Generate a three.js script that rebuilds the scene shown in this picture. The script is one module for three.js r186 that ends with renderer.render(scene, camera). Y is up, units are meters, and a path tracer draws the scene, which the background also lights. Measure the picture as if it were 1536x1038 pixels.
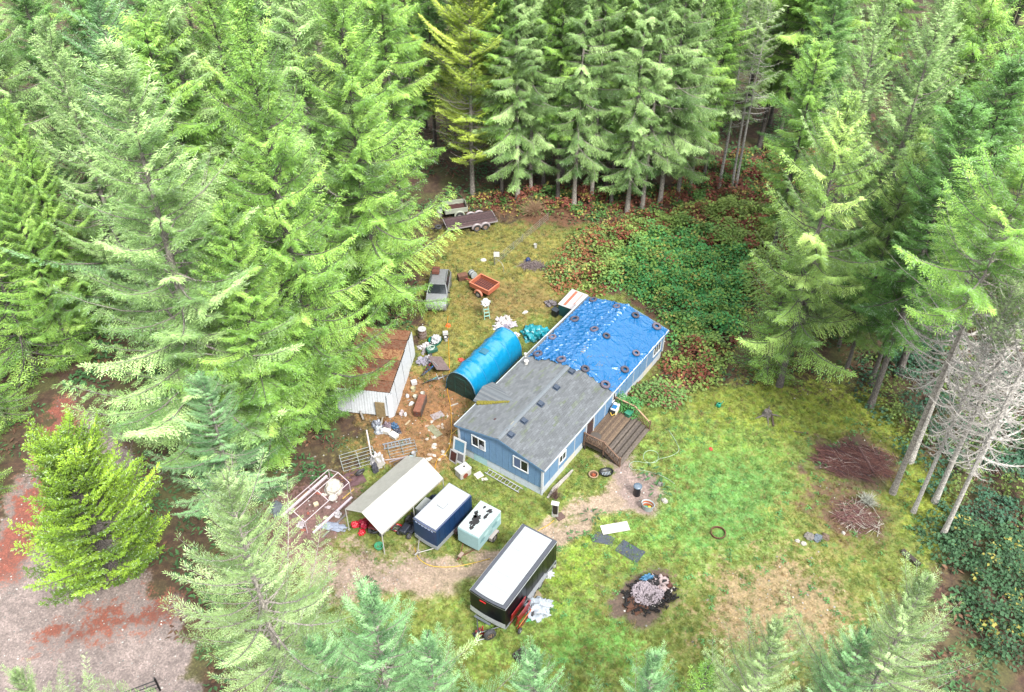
import * as THREE from 'three';
import { mergeGeometries, mergeVertices } from 'three/addons/utils/BufferGeometryUtils.js';
import { RoundedBoxGeometry } from 'three/addons/geometries/RoundedBoxGeometry.js';
import { createNoise2D, createNoise3D } from 'simplex-noise';

// ---------- camera, sky, sun, exposure ----------
const FOCAL = 1400, PITCH = 41 * Math.PI / 180, EYE = 48;          // focal length in photo pixels (1536 x 1038), tilt, flying height
const scene = new THREE.Scene();
const camera = new THREE.PerspectiveCamera(2 * Math.atan(519 / FOCAL) * 180 / Math.PI, 1536 / 1038, 0.5, 900);
camera.position.set(0, EYE, 0); camera.rotation.x = -PITCH;
const renderer = new THREE.WebGLRenderer({ antialias: true });
renderer.toneMapping = THREE.LinearToneMapping;
renderer.toneMappingExposure = 6.1;
renderer.shadowMap.enabled = true;
{ // an even overcast sky, a little brighter overhead
  const W = 64, H = 32, d = new Float32Array(W * H * 4);
  for (let j = 0; j < H; j++) for (let i = 0; i < W; i++) {
    const y = Math.max(0, Math.sin(((j + 0.5) / H - 0.5) * Math.PI)), k = (1 + 2 * y) / 3 * 0.72, o = (j * W + i) * 4;
    d[o] = k * 0.965; d[o + 1] = k * 0.99; d[o + 2] = k * 1.03; d[o + 3] = 1;
  }
  const t = new THREE.DataTexture(d, W, H, THREE.RGBAFormat, THREE.FloatType);
  t.mapping = THREE.EquirectangularReflectionMapping; t.magFilter = THREE.LinearFilter; t.needsUpdate = true;
  scene.background = t; scene.environment = t;
}
const sun = new THREE.DirectionalLight(new THREE.Color(1, 0.965, 0.9), 1.5);
sun.position.set(34, 74, 6); sun.target.position.set(0, 0, -46); sun.castShadow = true; sun.shadow.radius = 24;
sun.shadow.mapSize.set(4096, 4096);
Object.assign(sun.shadow.camera, { left: -70, right: 70, top: 70, bottom: -70, near: 1, far: 260 });
scene.add(sun, sun.target);

// ---------- helpers ----------
const V = (x, y, z) => new THREE.Vector3(x, y, z);
function rng(s) { let a = s | 0; return () => { a = (a + 0x6d2b79f5) | 0; let t = Math.imul(a ^ (a >>> 15), 1 | a); t = (t + Math.imul(t ^ (t >>> 7), 61 | t)) ^ t; return ((t ^ (t >>> 14)) >>> 0) / 4294967296; }; }
const R0 = rng(77), n2 = createNoise2D(rng(5)), n3 = createNoise3D(rng(9));
const ss = (a, b, x) => { const t = Math.min(1, Math.max(0, (x - a) / (b - a))); return t * t * (3 - 2 * t); };
const lerp = (a, b, t) => a + (b - a) * t;
// a photo pixel -> the point of that sight line at height h
function at(px, py, h = 0) {
  const x = px - 768, y = py - 519, dy = -y * Math.cos(PITCH) - FOCAL * Math.sin(PITCH), dz = y * Math.sin(PITCH) - FOCAL * Math.cos(PITCH), t = (h - EYE) / dy;
  return V(x * t, h, dz * t);
}
const gh = (x, z) => 0.05 * n2(x * 0.11, z * 0.11) + 0.02 * n2(x * 0.6 + 9, z * 0.6) - 0.02;     // lie of the land
const taken = {};
function numbered(n) { const k = taken[n] = (taken[n] ?? -1) + 1; return k ? n + '_' + String(k).padStart(3, '0') : n; }
function put(o, px, py, deg = 0, sink = 0) { const p = at(px, py); o.position.set(p.x, gh(p.x, p.z) - sink, p.z); o.rotation.y = deg * Math.PI / 180; return o; }
function thing(name, label, category, group) {
  const o = new THREE.Group(); o.name = numbered(name); o.userData = { label, category }; if (group) o.userData.group = group; scene.add(o); return o;
}
function shade(o) { o.traverse((m) => { if (m.isMesh) { m.castShadow = true; m.receiveShadow = true; } }); }
// box projected uv in metres
function uvBox(g) {
  const p = g.attributes.position, n = g.attributes.normal, uv = new Float32Array(p.count * 2);
  for (let i = 0; i < p.count; i += 3) {
    let ax = 0, ay = 0, az = 0;
    for (let k = 0; k < 3; k++) { ax += Math.abs(n.getX(i + k)); ay += Math.abs(n.getY(i + k)); az += Math.abs(n.getZ(i + k)); }
    for (let k = 0; k < 3; k++) {
      const x = p.getX(i + k), y = p.getY(i + k), z = p.getZ(i + k), o = (i + k) * 2;
      if (ay >= ax && ay >= az) { uv[o] = x; uv[o + 1] = z; } else if (ax >= az) { uv[o] = z; uv[o + 1] = y; } else { uv[o] = x; uv[o + 1] = y; }
    }
  }
  g.setAttribute('uv', new THREE.BufferAttribute(uv, 2));
}
function mg(list) {
  list = (Array.isArray(list) ? list : [list]).map((g) => {
    const m = g.index ? g.toNonIndexed() : g.clone();
    if (!m.attributes.normal) m.computeVertexNormals();
    for (const k of Object.keys(m.attributes)) if (!['position', 'normal'].includes(k)) m.deleteAttribute(k);
    return m;
  });
  const g = list.length > 1 ? mergeGeometries(list) : list[0]; uvBox(g); return g;
}
function part(parent, name, geos, material, label) {
  const m = new THREE.Mesh(geos.isBufferGeometry && geos.userData.ready ? geos : mg(geos), material); m.name = parent === scene ? numbered(name) : name; parent.add(m); if (label) m.userData.label = label; return m;
}
function single(name, label, category, geos, material, group) { const m = part(scene, name, geos, material); m.userData = { label, category }; if (group) m.userData.group = group; return m; }
function box(sx, sy, sz, x = 0, y = 0, z = 0, rx = 0, ry = 0, rz = 0) { const g = new THREE.BoxGeometry(sx, sy, sz); g.applyMatrix4(new THREE.Matrix4().makeRotationFromEuler(new THREE.Euler(rx, ry, rz, 'YXZ')).setPosition(x, y, z)); return g; }
function rbox(sx, sy, sz, x = 0, y = 0, z = 0, r = 0.04, rx = 0, ry = 0, rz = 0) { const g = new RoundedBoxGeometry(sx, sy, sz, 2, Math.min(r, sx * 0.45, sy * 0.45, sz * 0.45)); g.applyMatrix4(new THREE.Matrix4().makeRotationFromEuler(new THREE.Euler(rx, ry, rz, 'YXZ')).setPosition(x, y, z)); return g; }
function cyl(r1, r2, h, x = 0, y = 0, z = 0, seg = 14, rx = 0, ry = 0, rz = 0, open = false) { const g = new THREE.CylinderGeometry(r1, r2, h, seg, 1, open); g.applyMatrix4(new THREE.Matrix4().makeRotationFromEuler(new THREE.Euler(rx, ry, rz, 'YXZ')).setPosition(x, y, z)); return g; }
function rod(a, b, r, seg = 7, r2 = r) {
  const d = b.clone().sub(a), g = new THREE.CylinderGeometry(r2, r, d.length(), seg);
  g.applyMatrix4(new THREE.Matrix4().makeRotationFromQuaternion(new THREE.Quaternion().setFromUnitVectors(V(0, 1, 0), d.clone().normalize())).setPosition(a.clone().add(b).multiplyScalar(0.5))); return g;
}
const tube = (pts, r, n = 40, seg = 5) => new THREE.TubeGeometry(new THREE.CatmullRomCurve3(pts), n, r, seg);
function ring(R, r, x, y, z, rx = Math.PI / 2, ry = 0, flat = 1, seg = 24) { const g = new THREE.TorusGeometry(R, r, 9, seg); g.scale(1, 1, flat); g.applyMatrix4(new THREE.Matrix4().makeRotationFromEuler(new THREE.Euler(rx, ry, 0, 'YXZ')).setPosition(x, y, z)); return g; }
function lathe(pts, seg = 20, x = 0, y = 0, z = 0) { const g = new THREE.LatheGeometry(pts.map(([a, b]) => new THREE.Vector2(a, b)), seg); g.translate(x, y, z); return g; }
function quad(a, b, c, d) { const g = new THREE.BufferGeometry(); g.setAttribute('position', new THREE.Float32BufferAttribute([a, b, c, a, c, d].flatMap((v) => [v.x, v.y, v.z]), 3)); g.computeVertexNormals(); return g; }
// an uneven heap, sack or crumpled sheet
function lump(rx, ry, rz, seed, rough = 0.25, det = 3, x = 0, y = 0, z = 0) {
  let g = new THREE.IcosahedronGeometry(1, det * 4); g.deleteAttribute('uv'); g.deleteAttribute('normal'); g = mergeVertices(g, 1e-4); const p = g.attributes.position, v = V(0, 0, 0);
  for (let i = 0; i < p.count; i++) {
    v.fromBufferAttribute(p, i);
    const k = 1 + rough * n3(v.x * 1.4 + seed, v.y * 1.4, v.z * 1.4) + rough * 0.45 * Math.abs(n3(v.x * 3.3, v.y * 3.3 + seed, v.z * 3.3)) + rough * 0.1 * n3(v.x * 8, v.y * 8, v.z * 8 + seed);
    p.setXYZ(i, v.x * k * rx, Math.max(-0.02, v.y * k) * ry, v.z * k * rz);
  }
  g.computeVertexNormals(); g.translate(x, y, z); return g;
}
function sheet(nx, ny, fn) { // fn(u, v) -> Vector3
  const pos = [], idx = [];
  for (let j = 0; j <= ny; j++) for (let i = 0; i <= nx; i++) { const q = fn(i / nx, j / ny); pos.push(q.x, q.y, q.z); }
  for (let j = 0; j < ny; j++) for (let i = 0; i < nx; i++) { const a = j * (nx + 1) + i, b = a + 1, c = a + nx + 1, d = c + 1; idx.push(a, c, b, b, c, d); }
  const g = new THREE.BufferGeometry(); g.setAttribute('position', new THREE.Float32BufferAttribute(pos, 3)); g.setIndex(idx); g.computeVertexNormals(); return g;
}
// ---------- shared textures: grain and patches only ----------
function dataTex(W, fn, repeat = 1, srgb = true) {
  const d = new Uint8Array(W * W * 4);
  for (let j = 0; j < W; j++) for (let i = 0; i < W; i++) { const c = fn(i / W, j / W), o = (j * W + i) * 4; d[o] = c[0]; d[o + 1] = c[1]; d[o + 2] = c[2]; d[o + 3] = 255; }
  const t = new THREE.DataTexture(d, W, W); t.wrapS = t.wrapT = THREE.RepeatWrapping; t.magFilter = THREE.LinearFilter; t.repeat.set(repeat, repeat); if (srgb) t.colorSpace = THREE.SRGBColorSpace; t.needsUpdate = true; return t;
}
// tileable noise on a torus
const tn = (u, v, f, s = 0) => { const a = u * Math.PI * 2, b = v * Math.PI * 2, k = f / 6.283; return n3(Math.cos(a) * k + s, Math.sin(a) * k + Math.cos(b) * k * 0.7, Math.sin(b) * k + s * 0.3); };
const c255 = (x) => Math.max(0, Math.min(255, Math.round(x)));
const texGrime = dataTex(512, (u, v) => { const k = 240 + 5 * tn(u, v, 6) + 5 * tn(u, v, 24, 3) + 6 * tn(u, v, 90, 7) - 10 * ss(0.5, 0.9, tn(u, v, 14, 5)); return [c255(k + 1), c255(k), c255(k - 2)]; }, 0.4);
const texWood = dataTex(256, (u, v) => { const k = 205 + 26 * n2(u * 3, v * 60) + 16 * n2(u * 9, v * 160) + 18 * tn(u, v, 6, 2); return [c255(k), c255(k * 0.98), c255(k * 0.95)]; }, 0.8);
const texRust = dataTex(512, (u, v) => { const k = ss(-0.1, 0.6, tn(u, v, 8, 1) + 0.4 * tn(u, v, 30, 4)); return [c255(lerp(235, 150, k)), c255(lerp(230, 105, k)), c255(lerp(222, 78, k))]; }, 0.5);
const texBark = dataTex(256, (u, v) => { const k = 170 + 50 * n2(u * 26, v * 4) + 35 * tn(u, v, 40, 6); const l = ss(0.3, 0.7, tn(u, v, 10, 8)); return [c255(k + 30 * l), c255(k + 32 * l), c255(k + 26 * l)]; }, 0.7);
const mats = {};
function M(hex, rough = 0.8, metal = 0, opt = {}) {
  const key = [hex, rough, metal, opt.map?.uuid, opt.side, opt.transmission].join();
  return mats[key] ??= new (opt.physical ? THREE.MeshPhysicalMaterial : THREE.MeshStandardMaterial)({ color: new THREE.Color(hex), roughness: rough, metalness: metal, map: texGrime, side: THREE.DoubleSide, ...Object.fromEntries(Object.entries(opt).filter(([k]) => k !== 'physical')) });
}
const glassDark = new THREE.MeshStandardMaterial({ color: new THREE.Color(0.012, 0.014, 0.018), roughness: 0.06, metalness: 0 });
const rubber = new THREE.MeshStandardMaterial({ color: new THREE.Color(0.03, 0.03, 0.034), roughness: 0.75, map: texGrime });
// ---------- ground: one sheet; its colours are patches of turf, soil, gravel and fallen needles ----------
const GX0 = -60, GZ0 = -118, GS = 120;                          // the area that the soil map covers, metres
const soilLayers = [ // [sRGB colour, photo-pixel outline, edge softness m, roughness of the edge, how much turf grows]
  ['yard', [134, 150, 66], [[640, 335], [700, 345], [830, 322], [900, 335], [1010, 420], [1010, 560], [1090, 580], [1190, 600], [1290, 650], [1390, 770], [1420, 830], [1340, 900], [1300, 960], [1190, 1060], [860, 1080], [600, 1060], [430, 900], [420, 830], [520, 720], [560, 610], [640, 480]], 1.2, 0.35, 1],
  ['olive', [160, 152, 74], [[640, 345], [820, 335], [880, 400], [840, 480], [760, 470], [700, 540], [650, 640], [600, 620], [640, 480]], 2, 0.5, 0.9],
  ['emerald', [140, 174, 78], [[985, 640], [1080, 610], [1190, 650], [1230, 720], [1220, 800], [1150, 830], [1060, 860], [900, 850], [860, 940], [960, 990], [820, 1010], [700, 990], [880, 820], [1000, 760]], 2.2, 0.6, 1],
  ['teal', [118, 168, 84], [[1060, 690], [1160, 690], [1200, 760], [1140, 820], [1000, 800], [1010, 740]], 2, 0.8, 1],
  ['teal2', [112, 164, 74], [[880, 930], [960, 945], [960, 1000], [860, 1000]], 1.5, 0.8, 1],
  ['lime', [150, 166, 64], [[1010, 575], [1180, 570], [1290, 590], [1330, 660], [1240, 690], [1180, 640], [1050, 640]], 1.6, 0.7, 1],
  ['lime2', [142, 156, 54], [[1200, 560], [1330, 600], [1440, 760], [1420, 830], [1350, 760], [1290, 650]], 1.2, 0.6, 0.8],
  ['lime3', [150, 178, 66], [[820, 800], [880, 760], [900, 830], [850, 900], [820, 880]], 1.4, 0.8, 1],
  ['olive2', [150, 150, 76], [[1190, 700], [1250, 730], [1300, 800], [1250, 850], [1190, 800]], 1.4, 0.8, 0.8],
  ['bare', [158, 136, 100], [[1060, 880], [1160, 830], [1230, 850], [1300, 930], [1200, 1000], [1100, 990], [1040, 940]], 1.5, 0.7, 0.25],
  ['soil', [150, 106, 66], [[585, 545], [640, 560], [720, 590], [690, 640], [668, 700], [640, 710], [590, 695], [540, 690], [552, 610]], 1, 0.4, 0.25],
  ['soil2', [160, 118, 76], [[545, 680], [640, 640], [690, 650], [680, 720], [610, 700]], 1, 0.5, 0.4],
  ['path', [168, 148, 130], [[470, 872], [560, 846], [680, 848], [760, 836], [838, 795], [905, 742], [930, 700], [975, 715], [1010, 740], [985, 770], [930, 765], [880, 788], [820, 818], [740, 862], [600, 886], [480, 890]], 0.7, 0.3, 0.06],
  ['track', [172, 150, 128], [[470, 868], [560, 850], [640, 846], [700, 838], [770, 818], [830, 778], [880, 752], [912, 722], [935, 690], [962, 702], [950, 735], [918, 768], [868, 800], [800, 850], [720, 872], [620, 888], [520, 896]], 0.5, 0.25, 0.05],
  ['gravel', [164, 142, 126], [[430, 820], [560, 820], [640, 830], [640, 880], [520, 900], [440, 880]], 1.2, 0.6, 0.2],
  ['junkfloor', [124, 92, 86], [[402, 760], [470, 700], [540, 720], [530, 770], [480, 830], [420, 850]], 0.9, 0.5, 0.05],
  ['deckpath', [150, 130, 122], [[912, 690], [940, 680], [960, 700], [1000, 750], [960, 770], [930, 740]], 0.6, 0.5, 0.05],
  ['litterfloor', [120, 82, 56], [[690, 300], [830, 290], [1000, 290], [1180, 250], [1210, 340], [1150, 420], [1070, 350], [960, 320], [830, 345]], 1.2, 0.5, 0.1],
  ['thicketfloor', [84, 56, 38], [[865, 415], [905, 350], [960, 325], [1060, 300], [1190, 320], [1180, 410], [1120, 470], [1090, 560], [1010, 600], [985, 575], [1005, 500], [940, 445]], 1, 0.5, 0.1],
  ['brushfloor', [92, 68, 56], [[1195, 680], [1250, 650], [1330, 660], [1350, 720], [1290, 735], [1230, 715]], 0.8, 0.4, 0.1],
  ['brushfloor2', [104, 78, 58], [[1200, 740], [1260, 720], [1330, 760], [1320, 820], [1250, 800]], 1, 0.6, 0.3],
  ['drive', [152, 136, 130], [[96, 590], [165, 640], [205, 700], [185, 780], [220, 880], [275, 905], [300, 1060], [-260, 1060], [-220, 930], [-40, 835], [30, 720], [75, 640]], 0.4, 0.2, 0],
  ['needles', [146, 82, 66], [[84, 594], [120, 600], [114, 690], [78, 780], [32, 850], [-60, 930], [-200, 960], [-120, 870], [-14, 815], [46, 720]], 0.6, 0.6, 0],
  ['needles2', [130, 74, 58], [[82, 935], [160, 930], [262, 890], [262, 925], [150, 955], [70, 965]], 0.6, 0.8, 0],
  ['ash', [96, 78, 66], [[912, 905], [935, 865], [975, 855], [1022, 870], [1015, 905], [980, 930], [930, 940]], 0.5, 0.5, 0.05],
  ['deadgrass', [150, 128, 72], [[690, 420], [830, 430], [850, 460], [760, 480], [700, 470]], 1.2, 0.8, 0.7],
];
const soil = (() => {
  const N = 1024, S = N / GS, layers = soilLayers.map(([name, rgb, outline, soft, rough, turf]) => {
    const c = document.createElement('canvas'); c.width = c.height = N; const x = c.getContext('2d');
    x.fillStyle = '#000'; x.fillRect(0, 0, N, N); x.filter = `blur(${(soft * 0.85 * S).toFixed(1)}px)`; x.fillStyle = '#fff'; x.beginPath();
    outline.forEach(([px, py], i) => { const p = at(px, py); x[i ? 'lineTo' : 'moveTo']((p.x - GX0) * S, (p.z - GZ0) * S); }); x.closePath(); x.fill();
    const d = x.getImageData(0, 0, N, N).data, m = new Uint8Array(N * N); for (let i = 0; i < N * N; i++) m[i] = d[i * 4];
    return { name, m, rough, turf, rgb };
  });
  const W = 2048, d = new Uint8Array(W * W * 4), turfMap = new Uint8Array(W * W), r = rng(3);
  const K = 0.67;   // photo brightness -> base colour (in sRGB steps)
  for (let j = 0; j < W; j++) for (let i = 0; i < W; i++) {
    const x = GX0 + (i + 0.5) / W * GS, z = GZ0 + (j + 0.5) / W * GS;
    const w1 = n2(x * 0.35, z * 0.35), w2 = n2(x * 1.3 + 40, z * 1.3), w3 = n2(x * 4.1, z * 4.1 + 17), g = r() - 0.5;
    const mx = Math.min(N - 1, Math.max(0, ((x + 0.7 * w1 + 0.25 * w2 - GX0) * S) | 0)), mz = Math.min(N - 1, Math.max(0, ((z + 0.7 * n2(x * 0.35 + 70, z * 0.35) + 0.25 * w3 * 0.6 - GZ0) * S) | 0));
    let R = 86 + 14 * w2, G = 66 + 14 * w2 + 8 * w1, B = 44 + 9 * w2, turf = 0.12;      // forest litter
    const mossy = ss(0.1, 0.6, n2(x * 0.25 + 5, z * 0.25)); R = lerp(R, 92, mossy * 0.6); G = lerp(G, 100, mossy * 0.6); B = lerp(B, 44, mossy * 0.6);
    for (const L of layers) {
      const v = L.m[mz * N + mx] / 255; if (v < 0.02) continue;
      const a = ss(0.12, 0.88, v + L.rough * (0.5 * w2 + 0.45 * w3 + 0.3 * w1 + 0.5 * g)); if (a <= 0) continue;
      const k = 1 + 0.09 * w2 + 0.07 * w1;
      R = lerp(R, L.rgb[0] * k, a); G = lerp(G, L.rgb[1] * k, a); B = lerp(B, L.rgb[2] * k, a); turf = lerp(turf, L.turf, a);
    }
    // turf mottles: yellowish, dry and lush tufts of a hand's width to a metre
    const t1 = n2(x * 0.9 + 100, z * 0.9), t2 = n2(x * 2.6 + 200, z * 2.6), t3 = n2(x * 7 + 300, z * 7);
    const dry = turf * ss(0.15, 0.75, t1 * 0.6 + t2 * 0.5), lush = turf * ss(0.2, 0.8, -t1 * 0.5 + n2(x * 1.7, z * 1.7 + 300) * 0.6);
    R = lerp(R, 166, dry * 0.5); G = lerp(G, 158, dry * 0.42); B = lerp(B, 84, dry * 0.4);
    R = lerp(R, 88, lush * 0.45); G = lerp(G, 150, lush * 0.4); B = lerp(B, 66, lush * 0.4);
    const bare = turf * ss(0.45, 0.8, t2 * 0.6 + t3 * 0.4 - t1 * 0.2); R = lerp(R, 128, bare * 0.6); G = lerp(G, 102, bare * 0.6); B = lerp(B, 64, bare * 0.6);
    let k = 1 + 0.1 * w3 + 0.1 * t3 + 0.22 * g * (1.15 - 0.4 * turf);
    // stones and chips in bare soil
    const chip = turf < 0.5 ? n2(x * 11, z * 11) : -1; if (chip > 0.72) k *= 1.22;
    const o = (j * W + i) * 4; d[o] = c255(R * k * K); d[o + 1] = c255(G * k * K); d[o + 2] = c255(B * k * K); d[o + 3] = 255; turfMap[j * W + i] = c255(turf * 255);
  }
  const t = new THREE.DataTexture(d, W, W); t.colorSpace = THREE.SRGBColorSpace; t.magFilter = THREE.LinearFilter; t.needsUpdate = true;
  const cell = (x, z) => { const i = Math.floor((x - GX0) / GS * W), j = Math.floor((z - GZ0) / GS * W); return i < 0 || j < 0 || i >= W || j >= W ? -1 : j * W + i; };
  return { t, turf: (x, z) => { const c = cell(x, z); return c < 0 ? 0 : turfMap[c] / 255; }, color: (x, z, out) => { const c = cell(x, z); return c < 0 ? out.setRGB(0.1, 0.08, 0.05) : out.setRGB(d[c * 4] / 255, d[c * 4 + 1] / 255, d[c * 4 + 2] / 255, THREE.SRGBColorSpace); } };
})();
{
  const n = 260, warp = (u) => 62 * u + 170 * Math.sign(u) * Math.abs(u) ** 9, pos = [], uv = [], idx = [];
  for (let j = 0; j <= n; j++) for (let i = 0; i <= n; i++) {
    const x = warp(i / n * 2 - 1), z = -58 + warp(j / n * 2 - 1); pos.push(x, gh(x, z), z); uv.push((x - GX0) / GS, (z - GZ0) / GS);
  }
  for (let j = 0; j < n; j++) for (let i = 0; i < n; i++) { const a = j * (n + 1) + i, b = a + 1, c = a + n + 1, e = c + 1; idx.push(a, c, b, b, c, e); }
  const g = new THREE.BufferGeometry(); g.setAttribute('position', new THREE.Float32BufferAttribute(pos, 3)); g.setAttribute('uv', new THREE.Float32BufferAttribute(uv, 2)); g.setIndex(idx); g.computeVertexNormals();
  const m = new THREE.Mesh(g, new THREE.MeshStandardMaterial({ map: soil.t, roughness: 0.96 })); m.name = 'ground'; m.userData = { kind: 'structure', label: 'mossy grass clearing with bare soil paths and a gravel drive' }; scene.add(m);
}
// ---------- conifers: tapered trunk, limbs, and shoots spread along every limb ----------
const hsl = new THREE.Color(), paleGlint = new THREE.Color(), PALE_GLINT = new THREE.Color(0.36, 0.46, 0.34);   // pale undersides of shoots, with glossy tip highlights painted into the colour
function conifer(o) {
  const r = rng(o.seed), H = o.H, pos = [], col = [], wpos = [];       // shoots; bare wood
  const tri = (P, C, a, b, c, k) => { P.push(a.x, a.y, a.z, b.x, b.y, b.z, c.x, c.y, c.z); if (C) for (let i = 0; i < 3; i++) C.push(k.r, k.g, k.b); };
  const stick = (a, b, ra, rb) => { // three-sided tapered twig
    const d = b.clone().sub(a).normalize(), s = Math.abs(d.y) > 0.9 ? V(1, 0, 0) : V(0, 1, 0), e = d.clone().cross(s).normalize(), f = d.clone().cross(e);
    for (let i = 0; i < 3; i++) {
      const t0 = i * 2.094, t1 = t0 + 2.094, q = (t, p, rr) => p.clone().addScaledVector(e, Math.cos(t) * rr).addScaledVector(f, Math.sin(t) * rr);
      const A = q(t0, a, ra), B = q(t1, a, ra), C = q(t0, b, rb), D = q(t1, b, rb); tri(wpos, null, A, B, C); tri(wpos, null, B, D, C);
    }
  };
  const bend = (y) => V(o.sweep * Math.sin(y / H * 3 + o.seed), 0, o.sweep * Math.cos(y / H * 2.3 + o.seed) - o.sweep);
  // trunk
  const tg = [], seg = 16, tr = (y) => Math.max(0.012, o.girth * (1 - y / H) ** 0.85 * (1 + 0.35 * Math.exp(-y / 0.5)));
  for (let i = 0; i < seg; i++) { const y0 = -0.25 + i / seg * (H + 0.25), y1 = -0.25 + (i + 1) / seg * (H + 0.25); tg.push(rod(bend(y0).setY(y0), bend(y1).setY(y1 + 0.02), tr(Math.max(0, y0)), 8, tr(Math.max(0, y1)))); }
  const shoot = (p, d, len, k, w) => { // one flat needle spray
    const up = V(r() - 0.5, 1.0, r() - 0.5).multiplyScalar(1).normalize(), s = d.clone().cross(up).normalize().multiplyScalar(w), q = p.clone().addScaledVector(d, len), m = p.clone().addScaledVector(d, len * 0.45);
    m.y += 0.02 - r() * 0.04;
    tri(pos, col, p, m.clone().add(s), q, k); tri(pos, col, p, q, m.clone().sub(s), k);
  };
  const y0 = H * o.bare, cl = H - y0, n = o.branches;
  for (let b = 0; b < n; b++) {
    const f = 1 - (1 - (b + r() * 0.9) / n) ** (o.crowd ?? 1.25);         // 0 crown base .. 1 top, denser above
    const y = y0 + cl * f * 0.985, az = b * 2.39996 + (r() - 0.5) * 1.1, t = 1 - f;
    const prof = Math.min(1, (t ** o.shape) * 1.04 + 0.03) * (1 - 0.35 * ss(0.86, 1, t));
    const lop = 1 + o.lop * n2(Math.cos(az) * 1.2 + o.seed, Math.sin(az) * 1.2 + f * 6);
    const L = Math.max(0.25, o.R * prof * lerp(o.short ?? 0.62, 1.12, r()) * lop);
    if (r() < o.gap * ss(0.1, 0.7, t)) continue;
    const el = lerp(o.elLow, o.elTop, f ** 1.4) + (r() - 0.5) * 0.22, up = o.curl * (0.6 + r() * 0.8), hx = Math.cos(az), hz = Math.sin(az), base = bend(y).setY(y);
    const spine = (s) => base.clone().add(V(hx * L * s * Math.cos(el * 0.7), L * (Math.sin(el) * s - o.sag * s + (o.sag + up) * s * s * 0.75), hz * L * s * Math.cos(el * 0.7)));
    const dead = r() < o.dead * ss(0.25, 0.9, t), SG = 4;
    for (let i = 0; i < SG; i++) stick(spine(i / SG), spine((i + 1) / SG), lerp(0.02 + L * 0.008, 0.008, i / SG) * (o.wood ?? 1), lerp(0.02 + L * 0.008, 0.006, (i + 1) / SG) * (o.wood ?? 1));
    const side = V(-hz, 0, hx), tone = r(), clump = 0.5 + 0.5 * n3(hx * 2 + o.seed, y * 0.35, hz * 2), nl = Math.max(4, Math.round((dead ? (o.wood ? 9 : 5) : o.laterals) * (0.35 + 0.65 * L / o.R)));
    for (let i = 0; i < nl; i++) for (const sg of [-1, 1]) {
      const s = lerp(o.inner, 1, (i + r()) / nl), p = spine(s), ax = spine(Math.min(1, s + 0.06)).sub(spine(s - 0.06)).normalize();
      const ll = (o.lat * L * (1.08 - s) ** 0.75 + 0.16) * lerp(0.6, 1.2, r());
      const d = ax.clone().multiplyScalar(0.62 + 0.3 * r()).addScaledVector(side, sg * (0.75 + 0.3 * r())).add(V(0, -o.hang * (0.35 + r()) + (r() - 0.5) * 0.25, 0)).normalize();
      if (dead) { stick(p, p.clone().addScaledVector(d, ll * 0.9), 0.011 * (o.wood ?? 1), 0.004 * (o.wood ?? 1)); continue; }
      if (ll > 0.5 && r() < 0.4) stick(p, p.clone().addScaledVector(d, ll * 0.7), 0.009, 0.004);
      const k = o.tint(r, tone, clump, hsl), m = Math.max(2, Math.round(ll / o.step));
      const droop = V(0, -o.hang * 0.9, 0), pp = V(0, 0, 0);
      for (let j = 0; j < m; j++) {
        const u = (j + 0.3 + 0.5 * r()) / m, lead = j === m - 1; pp.copy(p).addScaledVector(d, ll * u).addScaledVector(droop, ll * u * u * 0.5);
        const out = d.clone().cross(V(0, 1, 0)).normalize();
        for (const e of lead ? [0] : [-1, 1]) {
          const dd = d.clone().multiplyScalar(0.75).addScaledVector(out, e * (0.55 + r() * 0.4)).add(V(0, -0.45 * o.hang * r() + (r() - 0.42) * 0.45 * o.fluff, 0)).normalize();
          shoot(pp, dd, o.needle * lerp(0.65, 1.3, r()), r() < 0.1 ? paleGlint.copy(k).lerp(PALE_GLINT, 0.4) : k, o.needle * o.fat * lerp(0.8, 1.2, r()));
        }
      }
    }
  }
  const crown = new THREE.BufferGeometry(); crown.setAttribute('position', new THREE.Float32BufferAttribute(pos, 3)); crown.setAttribute('color', new THREE.Float32BufferAttribute(col, 3));
  const limb = new THREE.BufferGeometry(); limb.setAttribute('position', new THREE.Float32BufferAttribute(wpos, 3)); limb.computeVertexNormals();
  const trunk = mg(tg); trunk.userData.ready = true;
  return { H, trunk, crown, limb: (() => { const g = mg(limb); g.userData.ready = true; return g; })(), tris: pos.length / 9 };
}
// needle colours differ from shoot to shoot and limb to limb; darker limb tones also paint in shaded gaps
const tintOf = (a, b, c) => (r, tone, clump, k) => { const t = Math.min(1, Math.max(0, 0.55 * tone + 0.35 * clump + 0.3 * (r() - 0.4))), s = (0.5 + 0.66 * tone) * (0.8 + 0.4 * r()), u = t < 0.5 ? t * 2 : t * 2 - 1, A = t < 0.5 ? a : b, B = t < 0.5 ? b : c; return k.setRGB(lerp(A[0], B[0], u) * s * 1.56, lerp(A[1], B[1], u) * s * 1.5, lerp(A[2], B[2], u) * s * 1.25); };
const base = { bare: 0.1, branches: 190, R: 5, shape: 0.72, elTop: 0.85, elLow: -0.12, curl: 0.3, sag: 0.22, hang: 0.5, inner: 0.18, laterals: 24, lat: 0.235, step: 0.085, needle: 0.26, fat: 0.08, fluff: 1, lop: 0.35, gap: 0.06, dead: 0.04, sweep: 0.12, girth: 0.32, H: 25 };
const MINT = tintOf([0.075, 0.17, 0.055], [0.16, 0.27, 0.1], [0.29, 0.4, 0.21]), GREEN = tintOf([0.06, 0.15, 0.03], [0.125, 0.25, 0.05], [0.24, 0.36, 0.1]);
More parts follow.
